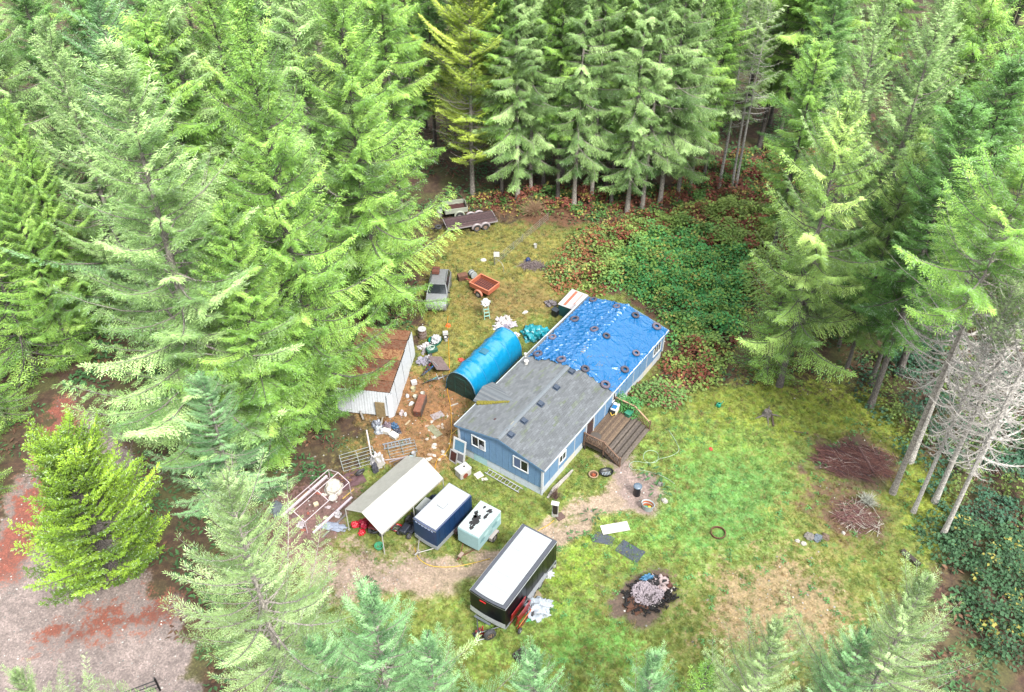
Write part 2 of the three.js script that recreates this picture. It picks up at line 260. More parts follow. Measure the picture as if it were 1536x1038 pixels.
const DEEP = tintOf([0.03, 0.09, 0.02], [0.06, 0.145, 0.035], [0.1, 0.2, 0.06]), LIME = tintOf([0.13, 0.21, 0.03], [0.22, 0.31, 0.045], [0.32, 0.39, 0.09]);
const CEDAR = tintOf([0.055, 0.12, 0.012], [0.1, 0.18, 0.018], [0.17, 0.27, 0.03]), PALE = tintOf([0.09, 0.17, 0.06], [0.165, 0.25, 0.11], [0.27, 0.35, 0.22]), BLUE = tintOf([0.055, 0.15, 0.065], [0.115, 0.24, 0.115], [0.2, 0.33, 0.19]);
const stock = {
  mint: conifer({ ...base, seed: 11, tint: MINT, H: 28, R: 7, branches: 240, hang: 0.4, dead: 0.1, gap: 0.08, bare: 0.05, curl: 0.5, sag: 0.34 }),
  green: conifer({ ...base, seed: 12, tint: GREEN, H: 29, R: 7, branches: 270, bare: 0.03, hang: 0.6, curl: 0.48, sag: 0.34 }),
  green2: conifer({ ...base, seed: 13, tint: GREEN, H: 26, R: 6.2, branches: 240, bare: 0.04, hang: 0.6, shape: 0.66, curl: 0.42, sag: 0.3 }),
  tall: conifer({ ...base, seed: 14, tint: MINT, H: 25, R: 3.1, branches: 170, bare: 0.16, hang: 0.85, gap: 0.08, lop: 0.7, shape: 0.34, girth: 0.24, elLow: -0.4, curl: 0.2, dead: 0.14, crowd: 1.1 }),
  tall2: conifer({ ...base, seed: 15, tint: GREEN, H: 25, R: 2.9, branches: 150, bare: 0.26, hang: 0.8, gap: 0.08, lop: 0.7, shape: 0.34, girth: 0.22, elLow: -0.35, curl: 0.25, dead: 0.12, crowd: 1.1 }),
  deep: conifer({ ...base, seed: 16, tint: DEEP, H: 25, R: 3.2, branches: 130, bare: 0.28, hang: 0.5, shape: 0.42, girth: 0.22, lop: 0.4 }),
  pine: conifer({ ...base, seed: 17, tint: LIME, H: 23, R: 3.3, branches: 230, bare: 0.14, hang: -0.1, fluff: 2.6, shape: 0.36, dead: 0.4, gap: 0.05, laterals: 17, girth: 0.2, elLow: 0.05, elTop: 1.0, curl: 0.6, needle: 0.24, lat: 0.42, lop: 0.7 }),
  cedar: conifer({ ...base, seed: 18, tint: CEDAR, H: 11, R: 3.9, branches: 560, bare: 0.02, hang: 0.0, fluff: 3.4, shape: 0.42, elTop: 1.0, elLow: 0.1, curl: 0.35, needle: 0.17, fat: 0.22, step: 0.085, laterals: 13, lat: 0.3, dead: 0.06, girth: 0.2, lop: 0.6, inner: 0.45, short: 0.5 }),
  fading: conifer({ ...base, seed: 19, tint: PALE, H: 22, R: 2.6, branches: 80, bare: 0.35, hang: 0.4, gap: 0.1, dead: 0.75, shape: 0.5, girth: 0.16, laterals: 9, lop: 0.6 }),
  skeleton: conifer({ ...base, seed: 20, tint: PALE, H: 26, R: 4.2, branches: 150, bare: 0.3, hang: 0.3, dead: 9, shape: 0.55, girth: 0.26, laterals: 12, curl: 0.6, lop: 0.5, wood: 1.9 }),
  gaunt: conifer({ ...base, seed: 24, tint: GREEN, H: 26, R: 5.2, branches: 110, bare: 0.6, hang: 0.5, gap: 0.08, dead: 0.5, shape: 0.6, girth: 0.21, curl: 0.4, lop: 0.5 }),
  layered: conifer({ ...base, seed: 25, tint: tintOf([0.075, 0.16, 0.04], [0.16, 0.27, 0.07], [0.3, 0.39, 0.15]), H: 23.5, R: 4.9, branches: 150, bare: 0.17, hang: 0.7, gap: 0.14, dead: 0.12, shape: 0.6, girth: 0.24, curl: 0.4, sag: 0.3, lop: 0.75 }),
  near: conifer({ ...base, seed: 21, tint: PALE, H: 22, R: 7.4, branches: 250, bare: 0.02, hang: 0.12, shape: 0.78, needle: 0.19, step: 0.075, laterals: 25, lat: 0.2, fat: 0.08, fluff: 1.3, girth: 0.24, dead: 0.05, curl: 0.55, sag: 0.28, lop: 0.75, gap: 0.16, inner: 0.26, short: 0.5 }),
  near2: conifer({ ...base, seed: 22, tint: BLUE, H: 17, R: 5.6, branches: 200, bare: 0.02, hang: 0.14, shape: 0.78, needle: 0.19, step: 0.075, laterals: 22, lat: 0.22, fat: 0.08, fluff: 1.3, girth: 0.2, dead: 0.05, curl: 0.55, sag: 0.28, lop: 0.75, gap: 0.16, inner: 0.26, short: 0.5 }),
  young: conifer({ ...base, seed: 23, tint: GREEN, H: 10, R: 2.6, branches: 120, bare: 0.02, hang: 0.25, shape: 0.75, needle: 0.17, step: 0.11, laterals: 14, girth: 0.12 }),
};
const needleMat = new THREE.MeshPhysicalMaterial({ vertexColors: true, roughness: 0.9, specularIntensity: 0.5, transmission: 0.16, thickness: 0, side: THREE.DoubleSide });
const barkGrey = new THREE.MeshStandardMaterial({ map: texBark, color: new THREE.Color(0.17, 0.15, 0.135), roughness: 0.95 }), barkWhite = new THREE.MeshStandardMaterial({ map: texBark, color: new THREE.Color(0.6, 0.56, 0.52), roughness: 0.95 }), barkPale = new THREE.MeshStandardMaterial({ map: texBark, color: new THREE.Color(0.4, 0.36, 0.32), roughness: 0.95 });
const protos = {}, LOOK = { deep: 'dark green', tall: 'pale drooping', tall2: 'mid green drooping', green: 'broad bright green', green2: 'full bright green', mint: 'broad pale mint', near2: 'bluish green', young: 'small bushy', fading: 'thinning', cedar: 'feathery lime' };
function tree(kind, name, label, p, H, wide = 1, turn = 0, group) {
  const s = stock[kind];
  const pr = protos[kind] ??= (() => {
    const g = new THREE.Group(), bark = ['fading', 'skeleton'].includes(kind) ? barkWhite : ['fading', 'skeleton', 'tall', 'pine', 'mint', 'near', 'near2', 'gaunt'].includes(kind) ? barkPale : barkGrey;
    const mk = (n, geo, m) => { const q = new THREE.Mesh(geo, m); q.name = n; g.add(q); return q; };
    mk('trunk', s.trunk, bark); mk('limb', s.limb, bark); if (s.tris) mk('crown', s.crown, needleMat); return g;
  })();
  const look = LOOK[kind], o = pr.clone(); o.name = numbered(name); o.userData = { label: group ? look + ' ' + label : label, category: 'tree' }; if (group) o.userData.group = look + ' ' + group;
  const k = H / s.H; o.scale.set(k * wide, k, k * wide * 0.97); o.rotation.y = turn; o.position.set(p.x, gh(p.x, p.z), p.z); scene.add(o); return o;
}
// a tree is placed by its tip in the photo and its height
const tip = (px, py, H) => at(px, py, H).setY(0);
const T = (kind, name, label, px, py, H, wide, turn, group) => tree(kind, name, label, tip(px, py, H), H, wide, turn ?? (px * 7.13) % 6.28, group);
// the tall firs on the drive side of the shed
T('mint', 'fir_tree', 'tall pale mint fir with bare pinkish upper limbs, between the drive and the shed', 160, 62, 29, 1.12, 0.4);
T('green', 'fir_tree', 'tallest bright green fir with long upswept limbs rising beside the shed', 356, -22, 30.5, 0.9, 1.2);
T('green2', 'fir_tree', 'broad green fir whose limbs overhang the silver car', 505, -60, 28, 0.98, 2.2);
T('young', 'fir_tree', 'lime green fir with drooping sprays beside the shed', 408, 365, 14, 1.1, 0.3);
T('near2', 'fir_tree', 'bluish green fir standing low beside the end of the drive', 300, 560, 11, 1.1, 3);
T('green2', 'fir_tree', 'green fir with drooping lower limbs next to the bare pole frame', 330, 300, 20, 1.1, 4);
// far bank of the drive
const bank = 'firs along the far bank of the drive', bankL = 'fir on the far bank of the gravel drive';
for (const [px, py, H, k, w] of [[112, 535, 17, 'green2', 0.95], [62, 552, 14, 'young', 1.5], [140, 495, 20, 'green2', 0.9], [70, 500, 19, 'tall2', 1.4], [-45, 690, 7, 'young', 1.4], [14, 632, 8, 'young', 1.4], [-22, 735, 7, 'young', 1.3], [-90, 640, 14, 'green2', 1.1], [10, 500, 20, 'green', 0.8]]) tree(k, 'fir_tree', bankL, at(px, py), H, w, (px * 1.7 + 9) % 6.28, bank);
const lb = 'firs in the forest behind the tall firs', lbL = 'fir in the dense stand behind the tallest green fir';
for (const [px, py, H, k, w] of [[62, 22, 25, 'mint', 0.8], [140, -10, 25, 'near2', 1], [245, -20, 26, 'tall', 1.2], [205, 20, 25, 'tall2', 1.3], [300, -60, 27, 'green2', 0.9], [425, -50, 27, 'tall', 1.3], [455, -90, 27, 'mint', 0.8], [560, -80, 25, 'tall2', 1.2], [100, -60, 25, 'deep', 1.2], [20, -40, 25, 'deep', 1.2], [-60, -10, 25, 'tall', 1.2], [350, -110, 25, 'deep', 1.3], [200, -90, 25, 'deep', 1.3]]) T(k, 'fir_tree', lbL, px, py, H, w, undefined, lb);
// the edge of the forest behind the clearing
const foot = (px, py) => at(px, py);
tree('pine', 'pine_tree', 'yellow lime pine with dead grey lower limbs at the forest edge', foot(712, 292), 23.5, 1.15, 0.5);
tree('tall2', 'fir_tree', 'slim dark fir with a bare trunk between the lime pine and the tall firs', foot(628, 262), 23, 1.05, 2);
tree('deep', 'fir_tree', 'dark fir behind the old flatbed trailer', foot(655, 240), 23, 1, 2.7);
const edge = 'firs along the forest edge', edgeL = 'fir with a bare lower trunk at the forest edge';
for (const [px, py, H, k, w, t] of [[775, 302, 23, 'tall', 1.05, 0.2], [818, 284, 24, 'tall2', 1, 1.9], [862, 308, 24, 'tall', 1, 3.3], [905, 286, 24, 'tall2', 1, 4.4], [938, 318, 23, 'tall', 1.05, 5.2], [992, 306, 24, 'tall', 1.05, 2.6], [1036, 290, 23, 'tall2', 1.05, 0.9], [745, 272, 23, 'tall2', 1.05, 3.9], [840, 262, 24, 'tall', 1.1, 5.6], [885, 256, 23, 'tall2', 1.15, 0.4], [965, 268, 24, 'tall', 1.1, 1.4], [1015, 262, 24, 'tall2', 1.1, 4.9], [798, 296, 23, 'tall', 0.9, 2.4], [838, 300, 24, 'tall2', 0.95, 0.8], [886, 304, 24, 'tall', 0.95, 4.1], [915, 306, 22, 'tall2', 0.9, 5.9], [964, 310, 24, 'tall', 0.95, 3.5], [1018, 300, 23, 'tall', 0.95, 1.7], [1055, 276, 22, 'tall2', 0.95, 2.9], [755, 296, 23, 'tall2', 0.95, 1.1]]) tree(k, 'fir_tree', edgeL, foot(px, py), H, w, t, edge);
tree('fading', 'fir_tree', 'thin fir with pale dying needles above the red undergrowth', foot(1078, 281), 18.5, 1.25, 0);
const pole = 'slim white trunked firs beside the red undergrowth', poleL = 'slim white trunked fir beside the red undergrowth';
for (const [px, py, H, t] of [[1098, 280, 19, 2], [1104, 279, 20, 4]]) tree('fading', 'fir_tree', poleL, foot(px, py), H, 1, t, pole);
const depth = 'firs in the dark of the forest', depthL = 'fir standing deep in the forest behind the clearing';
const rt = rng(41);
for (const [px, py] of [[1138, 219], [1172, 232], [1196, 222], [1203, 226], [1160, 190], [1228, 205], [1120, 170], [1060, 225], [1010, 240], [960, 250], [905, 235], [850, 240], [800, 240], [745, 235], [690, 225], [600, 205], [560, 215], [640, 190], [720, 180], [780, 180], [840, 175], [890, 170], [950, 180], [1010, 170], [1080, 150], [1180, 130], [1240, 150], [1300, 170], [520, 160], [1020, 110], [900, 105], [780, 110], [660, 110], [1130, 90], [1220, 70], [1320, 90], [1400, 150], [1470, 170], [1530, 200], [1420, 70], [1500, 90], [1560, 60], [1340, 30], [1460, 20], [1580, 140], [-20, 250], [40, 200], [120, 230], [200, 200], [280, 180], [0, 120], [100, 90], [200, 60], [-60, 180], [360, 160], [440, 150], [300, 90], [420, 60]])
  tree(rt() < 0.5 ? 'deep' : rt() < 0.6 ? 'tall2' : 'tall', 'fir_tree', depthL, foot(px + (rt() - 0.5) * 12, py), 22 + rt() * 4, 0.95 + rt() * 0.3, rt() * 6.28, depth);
// the stand on the bramble side
T('layered', 'fir_tree', 'pale yellow green fir with layered limbs beside the brambles', 1283, 138, 23.5, 1, 1.1);
T('young', 'fir_tree', 'short bushy green fir at the foot of the brambles', 1186, 395, 10, 1.25, 2.3);
T('layered', 'fir_tree', 'narrow yellow tipped fir behind the brush pile', 1386, 188, 20.5, 0.75, 3.8);
T('mint', 'fir_tree', 'tall pale fir towering behind the layered fir', 1338, -25, 27, 0.72, 2.2);
T('mint', 'fir_tree', 'broad mint fir with twisted bare lower limbs', 1432, -40, 28, 0.8, 3.6);
T('skeleton', 'dead_tree', 'bare grey dead fir leaning over the brush pile', 1530, 300, 21, 1.1, 1);
T('gaunt', 'fir_tree', 'pale fir above the bare grey dead fir', 1545, 240, 25, 1, 5);
T('skeleton', 'dead_tree', 'leafless grey fir with curled twigs among the leaning trunks', 1600, 330, 22, 0.9, 2);
for (const [px, py, H, w, l] of [[1372, 768, 19, 0.8, 'slim bare trunk rising beside the small brush pile'], [1415, 805, 20, 0.9, 'bare pole of a dead fir at the bramble bank'], [1462, 700, 20, 1, 'dead fir with pale curled twigs in the dark stand']]) tree('skeleton', 'dead_tree', l, at(px, py), H, w, px);
const rs = 'firs on the bramble side', rsL = 'fir in the stand beyond the brush pile';
for (const [px, py, H, k, w] of [[1460, 150, 24, 'deep', 1.2], [1530, 90, 25, 'deep', 1.3], [1420, 260, 18, 'deep', 1.2], [1500, -20, 25, 'tall2', 1.2], [1570, 20, 26, 'tall2', 1.2], [1260, -20, 22, 'deep', 1.2], [1230, 60, 20, 'tall2', 1.1], [1400, 90, 21, 'deep', 1.2], [1330, 290, 14, 'deep', 1.1]]) T(k, 'fir_tree', rsL, px, py, H, w, undefined, rs);
// this side of the clearing
T('near', 'fir_tree', 'large pale yellow green fir whose top reaches over the gravel', 342, 712, 22.5, 0.86, 0.9);
T('near2', 'fir_tree', 'bluish green fir with a broad crown beside the gravel path', 556, 882, 16.5, 0.85, 2.1);
T('near2', 'fir_tree', 'small fir with a spiky pale leader below the black trailer', 640, 950, 14, 0.72, 3.3);
T('near2', 'fir_tree', 'bluish fir top behind the dark box in the grass', 800, 974, 14, 0.72, 4.1);
T('near', 'fir_tree', 'pale fir top below the bare soil patch', 1166, 934, 17, 0.72, 5);
T('near', 'fir_tree', 'bright pale fir in front of the dark bramble bank', 1394, 862, 18, 0.8, 1.7);
T('near2', 'fir_tree', 'bluish fir top between the bare soil and the grass', 985, 982, 13.5, 0.7, 0.6);
T('young', 'fir_tree', 'small lime fir tip beside the pale fir below the bare soil', 1062, 1002, 12, 0.8, 1.6);
T('near', 'fir_tree', 'fir tip showing over the gravel of the drive', 22, 1004, 13, 0.7, 2.6);
T('near2', 'fir_tree', 'green fir between the pale fir and the bramble bank', 1300, 945, 14, 0.8, 2.9);
T('near2', 'fir_tree', 'dark bluish fir under the large pale fir', 470, 960, 14, 0.9, 5.9);
T('cedar', 'cedar_tree', 'bushy lime green cedar with bare grey twigs standing in the drive', 84, 672, 11.5, 0.86, 0.4);
// ---------- the manufactured home ----------
const HC = V(3.965, 0, -48.92), HT = 55.3 * Math.PI / 180, HL = 8.55, HW = 3.6, EAVE = 2.75, RIDGE = 3.55;
const hLocal = (p) => { const dx = p.x - HC.x, dz = p.z - HC.z; return V(dx * Math.cos(HT) - dz * Math.sin(HT), p.y, dx * Math.sin(HT) + dz * Math.cos(HT)); };
const roofY = (z) => RIDGE - Math.abs(z) * (RIDGE - EAVE) / HW;
function roofAt(px, py) { let h = 3.2, q; for (let i = 0; i < 12; i++) { q = hLocal(at(px, py, h)); h = roofY(q.z); } return q; }
const blueSiding = M('#587797', 0.62), whiteTrim = M('#a9adb2', 0.6), skirtMat = M('#9aa6b4', 0.65), gutterMat = M('#5f7688', 0.55), fasciaMat = M('#50708f', 0.6);
const home = thing('mobile_home', 'blue mobile home with a grey shingle roof half under blue tarpaulin', 'house');
home.position.copy(HC); home.rotation.y = HT;
{
  const wx = HL - 0.18, wz = HW - 0.22, sk = 0.72;                 // wall planes, top of the skirting
  const gable = (x, th) => { const s = new THREE.Shape(); s.moveTo(-wz, sk); s.lineTo(wz, sk); s.lineTo(wz, roofY(wz) - 0.1); s.lineTo(0, RIDGE - 0.1); s.lineTo(-wz, roofY(wz) - 0.1); s.closePath(); const g = new THREE.ExtrudeGeometry(s, { depth: th, bevelEnabled: false }); g.rotateY(Math.PI / 2); g.scale(1, 1, 1); g.translate(x, 0, 0); return g; };
  const nw = part(home, 'wall', gable(-wx, 0.12), blueSiding, 'blue gable wall with two white framed windows'); part(home, 'wall', gable(wx - 0.12, 0.12), blueSiding);
  const sideMat = blueSiding;
  const lw = part(home, 'wall', box(wx * 2 - 0.26, EAVE - sk - 0.06, 0.12, 0, (EAVE + sk) / 2 - 0.03, wz - 0.06), sideMat, 'blue long wall with white battens facing the deck');
  part(home, 'wall', box(wx * 2 - 0.26, EAVE - sk - 0.06, 0.12, 0, (EAVE + sk) / 2 - 0.03, -wz + 0.06), blueSiding);
  // vertical grooves and white battens of the siding
  for (let k = 0; k < 16; k++) { const x = -wx + 0.9 + k * 1.02; part(lw, 'batten', box(k % 2 ? 0.05 : 0.09, EAVE - sk - 0.1, 0.024, x, (EAVE + sk) / 2 - 0.02, wz + 0.012), k % 2 ? whiteTrim : sideMat); }
  for (let k = 0; k < 13; k++) { const z = -wz + 0.5 + k * 0.52, t = roofY(z) - 0.14; part(nw, 'batten', box(0.02, t - sk - 0.02, 0.035, -wx - 0.008, (t + sk) / 2, z), blueSiding); }
  // skirting in panels
  for (let k = 0; k < 6; k++) { const w = 2 * wz / 6; part(home, 'skirting_panel', box(0.06, sk - 0.02, w - 0.02, -wx + 0.08, sk / 2 - 0.04, -wz + w * (k + 0.5)), k === 1 ? M('#8fb0b8', 0.7) : M('#a8b2bd', 0.65)); }
  for (let k = 0; k < 12; k++) { const w = 2 * wx / 12; part(home, 'skirting_panel', box(w - 0.02, sk - 0.02, 0.06, -wx + w * (k + 0.5), sk / 2 - 0.04, wz - 0.08), k % 4 === 2 ? M('#b0aca4', 0.7) : M('#a5aab0', 0.7)); }
  for (const [x, z] of [[-wx, wz], [-wx, -wz], [wx, wz]]) part(home, 'corner_trim', box(0.14, EAVE - sk, 0.14, x, (EAVE + sk) / 2 - 0.04, z), whiteTrim);
  for (const s of [-1, 1]) part(home, 'gutter', [box(HL * 2, 0.11, 0.09, 0, EAVE - 0.045, s * (HW + 0.03)), box(HL * 2, 0.02, 0.12, 0, EAVE + 0.012, s * (HW + 0.02))], M('#949aa1', 0.5));
  for (const e of [-1, 1]) for (const s of [-1, 1]) part(home, 'fascia', quadBox(V(e * HL, EAVE - 0.07, s * HW), V(e * HL, RIDGE - 0.07, 0), 0.13, 0.05), fasciaMat);
  // windows
  const win = (x, y, z, w, h, face, panes, lab) => { // face 'x' looks along -x, 'z' along +z
    const g = (sx, sy, sz, a, b, c) => face === 'x' ? box(sz, sy, sx, x - c, y + b, z + a) : box(sx, sy, sz, x + a, y + b, z + c), t = 0.07;
    const f = part(home, 'window', [g(w + 0.16, t, 0.07, 0, h / 2 + t / 2, 0.02), g(w + 0.16, t, 0.07, 0, -h / 2 - t / 2, 0.02), g(t, h, 0.07, -w / 2 - t / 2, 0, 0.02), g(t, h, 0.07, w / 2 + t / 2, 0, 0.02)], M('#c4c8cc', 0.45), lab);
    const pw = w / panes; for (let i = 0; i < panes; i++) { part(f, 'pane', g(pw - 0.05, h, 0.02, -w / 2 + pw * (i + 0.5), 0, 0.004), i === 0 ? glassDark : M('#171a20', 0.1)); if (i) part(f, 'mullion', g(0.05, h, 0.05, -w / 2 + pw * i, 0, 0.02), M('#c4c8cc', 0.45)); }
    return f;
  };
  const w1 = win(-wx - 0.01, 2.0, -1.75, 1.0, 0.86, 'x', 2, 'window with crumpled cloth behind the glass'), w2 = win(-wx - 0.01, 2.03, 1.69, 1.08, 0.9, 'x', 2);
  part(w1, 'curtain', lump(0.05, 0.26, 0.2, 3, 0.3, 2, -wx - 0.03, 1.62, -1.5), M('#8d8f98', 0.9)); part(w2, 'curtain', box(0.012, 0.86, 0.48, -wx - 0.032, 2.03, 1.42), M('#41516e', 0.8));
  win(-5.98, 1.62, wz + 0.01, 0.72, 0.66, 'z', 2); win(7.35, 1.66, wz + 0.01, 1.05, 0.86, 'z', 3); win(0.85, 1.8, wz + 0.01, 0.3, 0.8, 'z', 1);
  // door to the deck
  const d = part(home, 'door', box(0.92, 1.95, 0.05, -2.5, 1.72, wz + 0.03), M('#3a2a2c', 0.5), 'dark red door with a white frame');
  part(d, 'frame', [box(0.1, 2.05, 0.09, -3.01, 1.74, wz + 0.05), box(0.1, 2.05, 0.09, -1.99, 1.74, wz + 0.05), box(0.94, 0.1, 0.09, -2.5, 2.72, wz + 0.05)], whiteTrim); part(d, 'handle', cyl(0.03, 0.03, 0.08, -2.14, 1.7, wz + 0.09, 8, Math.PI / 2), M('#b0a070', 0.3, 1));
  // roof deck and shingle tabs, course by course
  const slope = Math.atan((RIDGE - EAVE) / HW), sl = Math.hypot(HW, RIDGE - EAVE), rr = rng(8), deckMat = M('#4c5056', 0.9), roof = part(home, 'roof', [-1, 1].map((s) => box(HL * 2, 0.05, sl, 0, (RIDGE + EAVE) / 2 - 0.035, s * HW / 2, s * slope)), deckMat);
  const pos = [], col = [], nor = [], xEnd = 2.6, nC = 25, c = new THREE.Color();
  for (const s of [-1, 1]) for (let k = 0; k < nC; k++) {
    const a = k / nC, b = (k + 1.12) / nC;
    for (let x = -HL - 0.02 - (k % 3) * 0.11; x < xEnd; x += 0.33) {
      const x0 = Math.max(x, -HL - 0.02), x1 = x + 0.322, up = 0.026 + rr() * 0.006, z0 = s * a * HW, z1 = s * Math.min(1.012, b) * HW, lo = 0.006;
      const P = [V(x0, roofY(z0) + lo, z0), V(x1, roofY(z0) + lo, z0), V(x1, roofY(z1) + up, z1), V(x0, roofY(z1) + up, z1), V(x1, roofY(z1), z1), V(x0, roofY(z1), z1)];
      const t = 0.5 + 0.5 * n2(x * 0.5, k * 0.22 * s + s * 9), moss = ss(0.4, 0.9, n2(x * 0.5 + 20, k * 0.25 + s * 7)) * 0.7, v = lerp(0.82, 1.16, rr()) * lerp(0.88, 1.14, t);
      c.setRGB(lerp(0.076, 0.068, moss) * v, lerp(0.082, 0.084, moss) * v, lerp(0.089, 0.05, moss) * v);
      for (const f of s > 0 ? [[0, 3, 2], [0, 2, 1], [3, 5, 4], [3, 4, 2]] : [[0, 2, 3], [0, 1, 2], [3, 4, 5], [3, 2, 4]]) for (const i of f) { pos.push(P[i].x, P[i].y, P[i].z); col.push(c.r, c.g, c.b); }
    }
  }
  const sg = new THREE.BufferGeometry(); sg.setAttribute('position', new THREE.Float32BufferAttribute(pos, 3)); sg.setAttribute('color', new THREE.Float32BufferAttribute(col, 3)); sg.computeVertexNormals();
  const shingles = new THREE.Mesh(sg, new THREE.MeshStandardMaterial({ vertexColors: true, roughness: 0.95 })); shingles.name = 'shingle'; shingles.userData = { kind: 'stuff', label: 'weathered grey shingles in courses with mossy spots' }; roof.add(shingles);
  for (let x = -HL; x < 2.5; x += 0.31) part(roof, 'ridge_cap', [box(0.3, 0.018, 0.17, x + 0.15, RIDGE + 0.028 + (x * 37 % 1) * 0.004, 0.08, slope, 0, 0.03), box(0.3, 0.018, 0.17, x + 0.15, RIDGE + 0.028, -0.08, -slope, 0, 0.03)], M('#5a6066', 0.95));
  const vents = [[386, 710], [446, 647], [522, 569], [594, 494], [663, 421]];
  for (const [X, Y] of vents) { const q = roofAt(640 + X / 3.0525, 420 + Y / 3.0525); const v = part(roof, 'roof_vent', [rbox(0.36, 0.13, 0.36, q.x, q.y + 0.1, q.z, 0.03, slope), box(0.48, 0.02, 0.48, q.x, q.y + 0.04, q.z, slope)], M('#232f40', 0.45)); }
  for (const [X, Y, r] of [[452, 352, 0.09], [456, 385, 0.14]]) { const q = roofAt(640 + X / 3.0525, 420 + Y / 3.0525); part(roof, 'vent_pipe', [cyl(r * 0.6, r, 0.3, q.x, q.y + 0.14, q.z), cyl(r * 1.2, r * 1.2, 0.07, q.x, q.y + 0.3, q.z)], M('#a8a6a4', 0.6)); }
  for (const [X, Y, w] of [[313, 638, 0.13], [398, 660, 0.3], [362, 690, 0.16]]) { const q = roofAt(640 + X / 3.0525, 420 + Y / 3.0525); part(roof, 'patch', box(w * 1.4, 0.012, w, q.x, q.y + 0.036, q.z, q.z < 0 ? -slope : slope), M(w > 0.25 ? '#6a6a62' : '#3a2224', 0.9)); }
  // small cross gable over the back entrance, with moss in its valley
  const q = roofAt(718, 587), cx = q.x, gz = -HW - 0.35, top = EAVE + 0.52;
  const A = V(cx - 1.15, EAVE + 0.03, gz), B = V(cx, top, gz), C = V(cx + 1.15, EAVE + 0.03, gz), D = V(cx, top, -(RIDGE - top) / ((RIDGE - EAVE) / HW)), e0 = V(cx - 1.15, EAVE + 0.05, -HW), e1 = V(cx + 1.15, EAVE + 0.05, -HW);
  const cg = part(roof, 'cross_gable', [quad(A, e0, D, B), quad(B, D, e1, C), quad(A, B, C, C)], M('#4f565d', 0.92)), lift = V(0, 0.02, 0);
  for (const [p0, p1] of [[A, e0], [C, e1]]) for (let k = 0; k < 8; k++) { const a = k / 8, b = (k + 1.1) / 8, q = (u, v, y) => p0.clone().lerp(p1, u).lerp(B.clone().lerp(D, u), Math.min(1, v)).add(V(0, y, 0)); part(cg, 'shingle_course', quad(q(0, a, 0.03), q(1, a, 0.03), q(1, b, 0.012), q(0, b, 0.012)), M(['#464b51', '#52575c', '#4b5056', '#585c60'][(k * 3) % 4], 0.95)); }
  part(cg, 'moss', lumpStrip(e0, D, 0.16), M('#5f5a1a', 1));
}
// a bar of given height and thickness between two points (for sloping boards)
function quadBox(a, b, h, t) { const d = b.clone().sub(a), L = d.length(), g = new THREE.BoxGeometry(L, h, t); const m = new THREE.Matrix4(), x = d.clone().normalize(), y = V(0, 1, 0), z = x.clone().cross(y).normalize(); m.makeBasis(x, z.clone().cross(x).normalize(), z).setPosition(a.clone().add(b).multiplyScalar(0.5)); g.applyMatrix4(m); return g; }
function lumpStrip(a, b, w) { return [0.06, 0.12, 0.18, 0.24, 0.3, 0.36, 0.42, 0.48, 0.54, 0.6, 0.66, 0.72, 0.78, 0.84].map((t, i) => { const p = a.clone().lerp(b, t), g = lump(w * (1.5 - t), 0.05, w * 0.8 * (1.3 - t), i * 3 + 1, 0.5, 1); g.translate(p.x, p.y + 0.02, p.z); return g; }); }
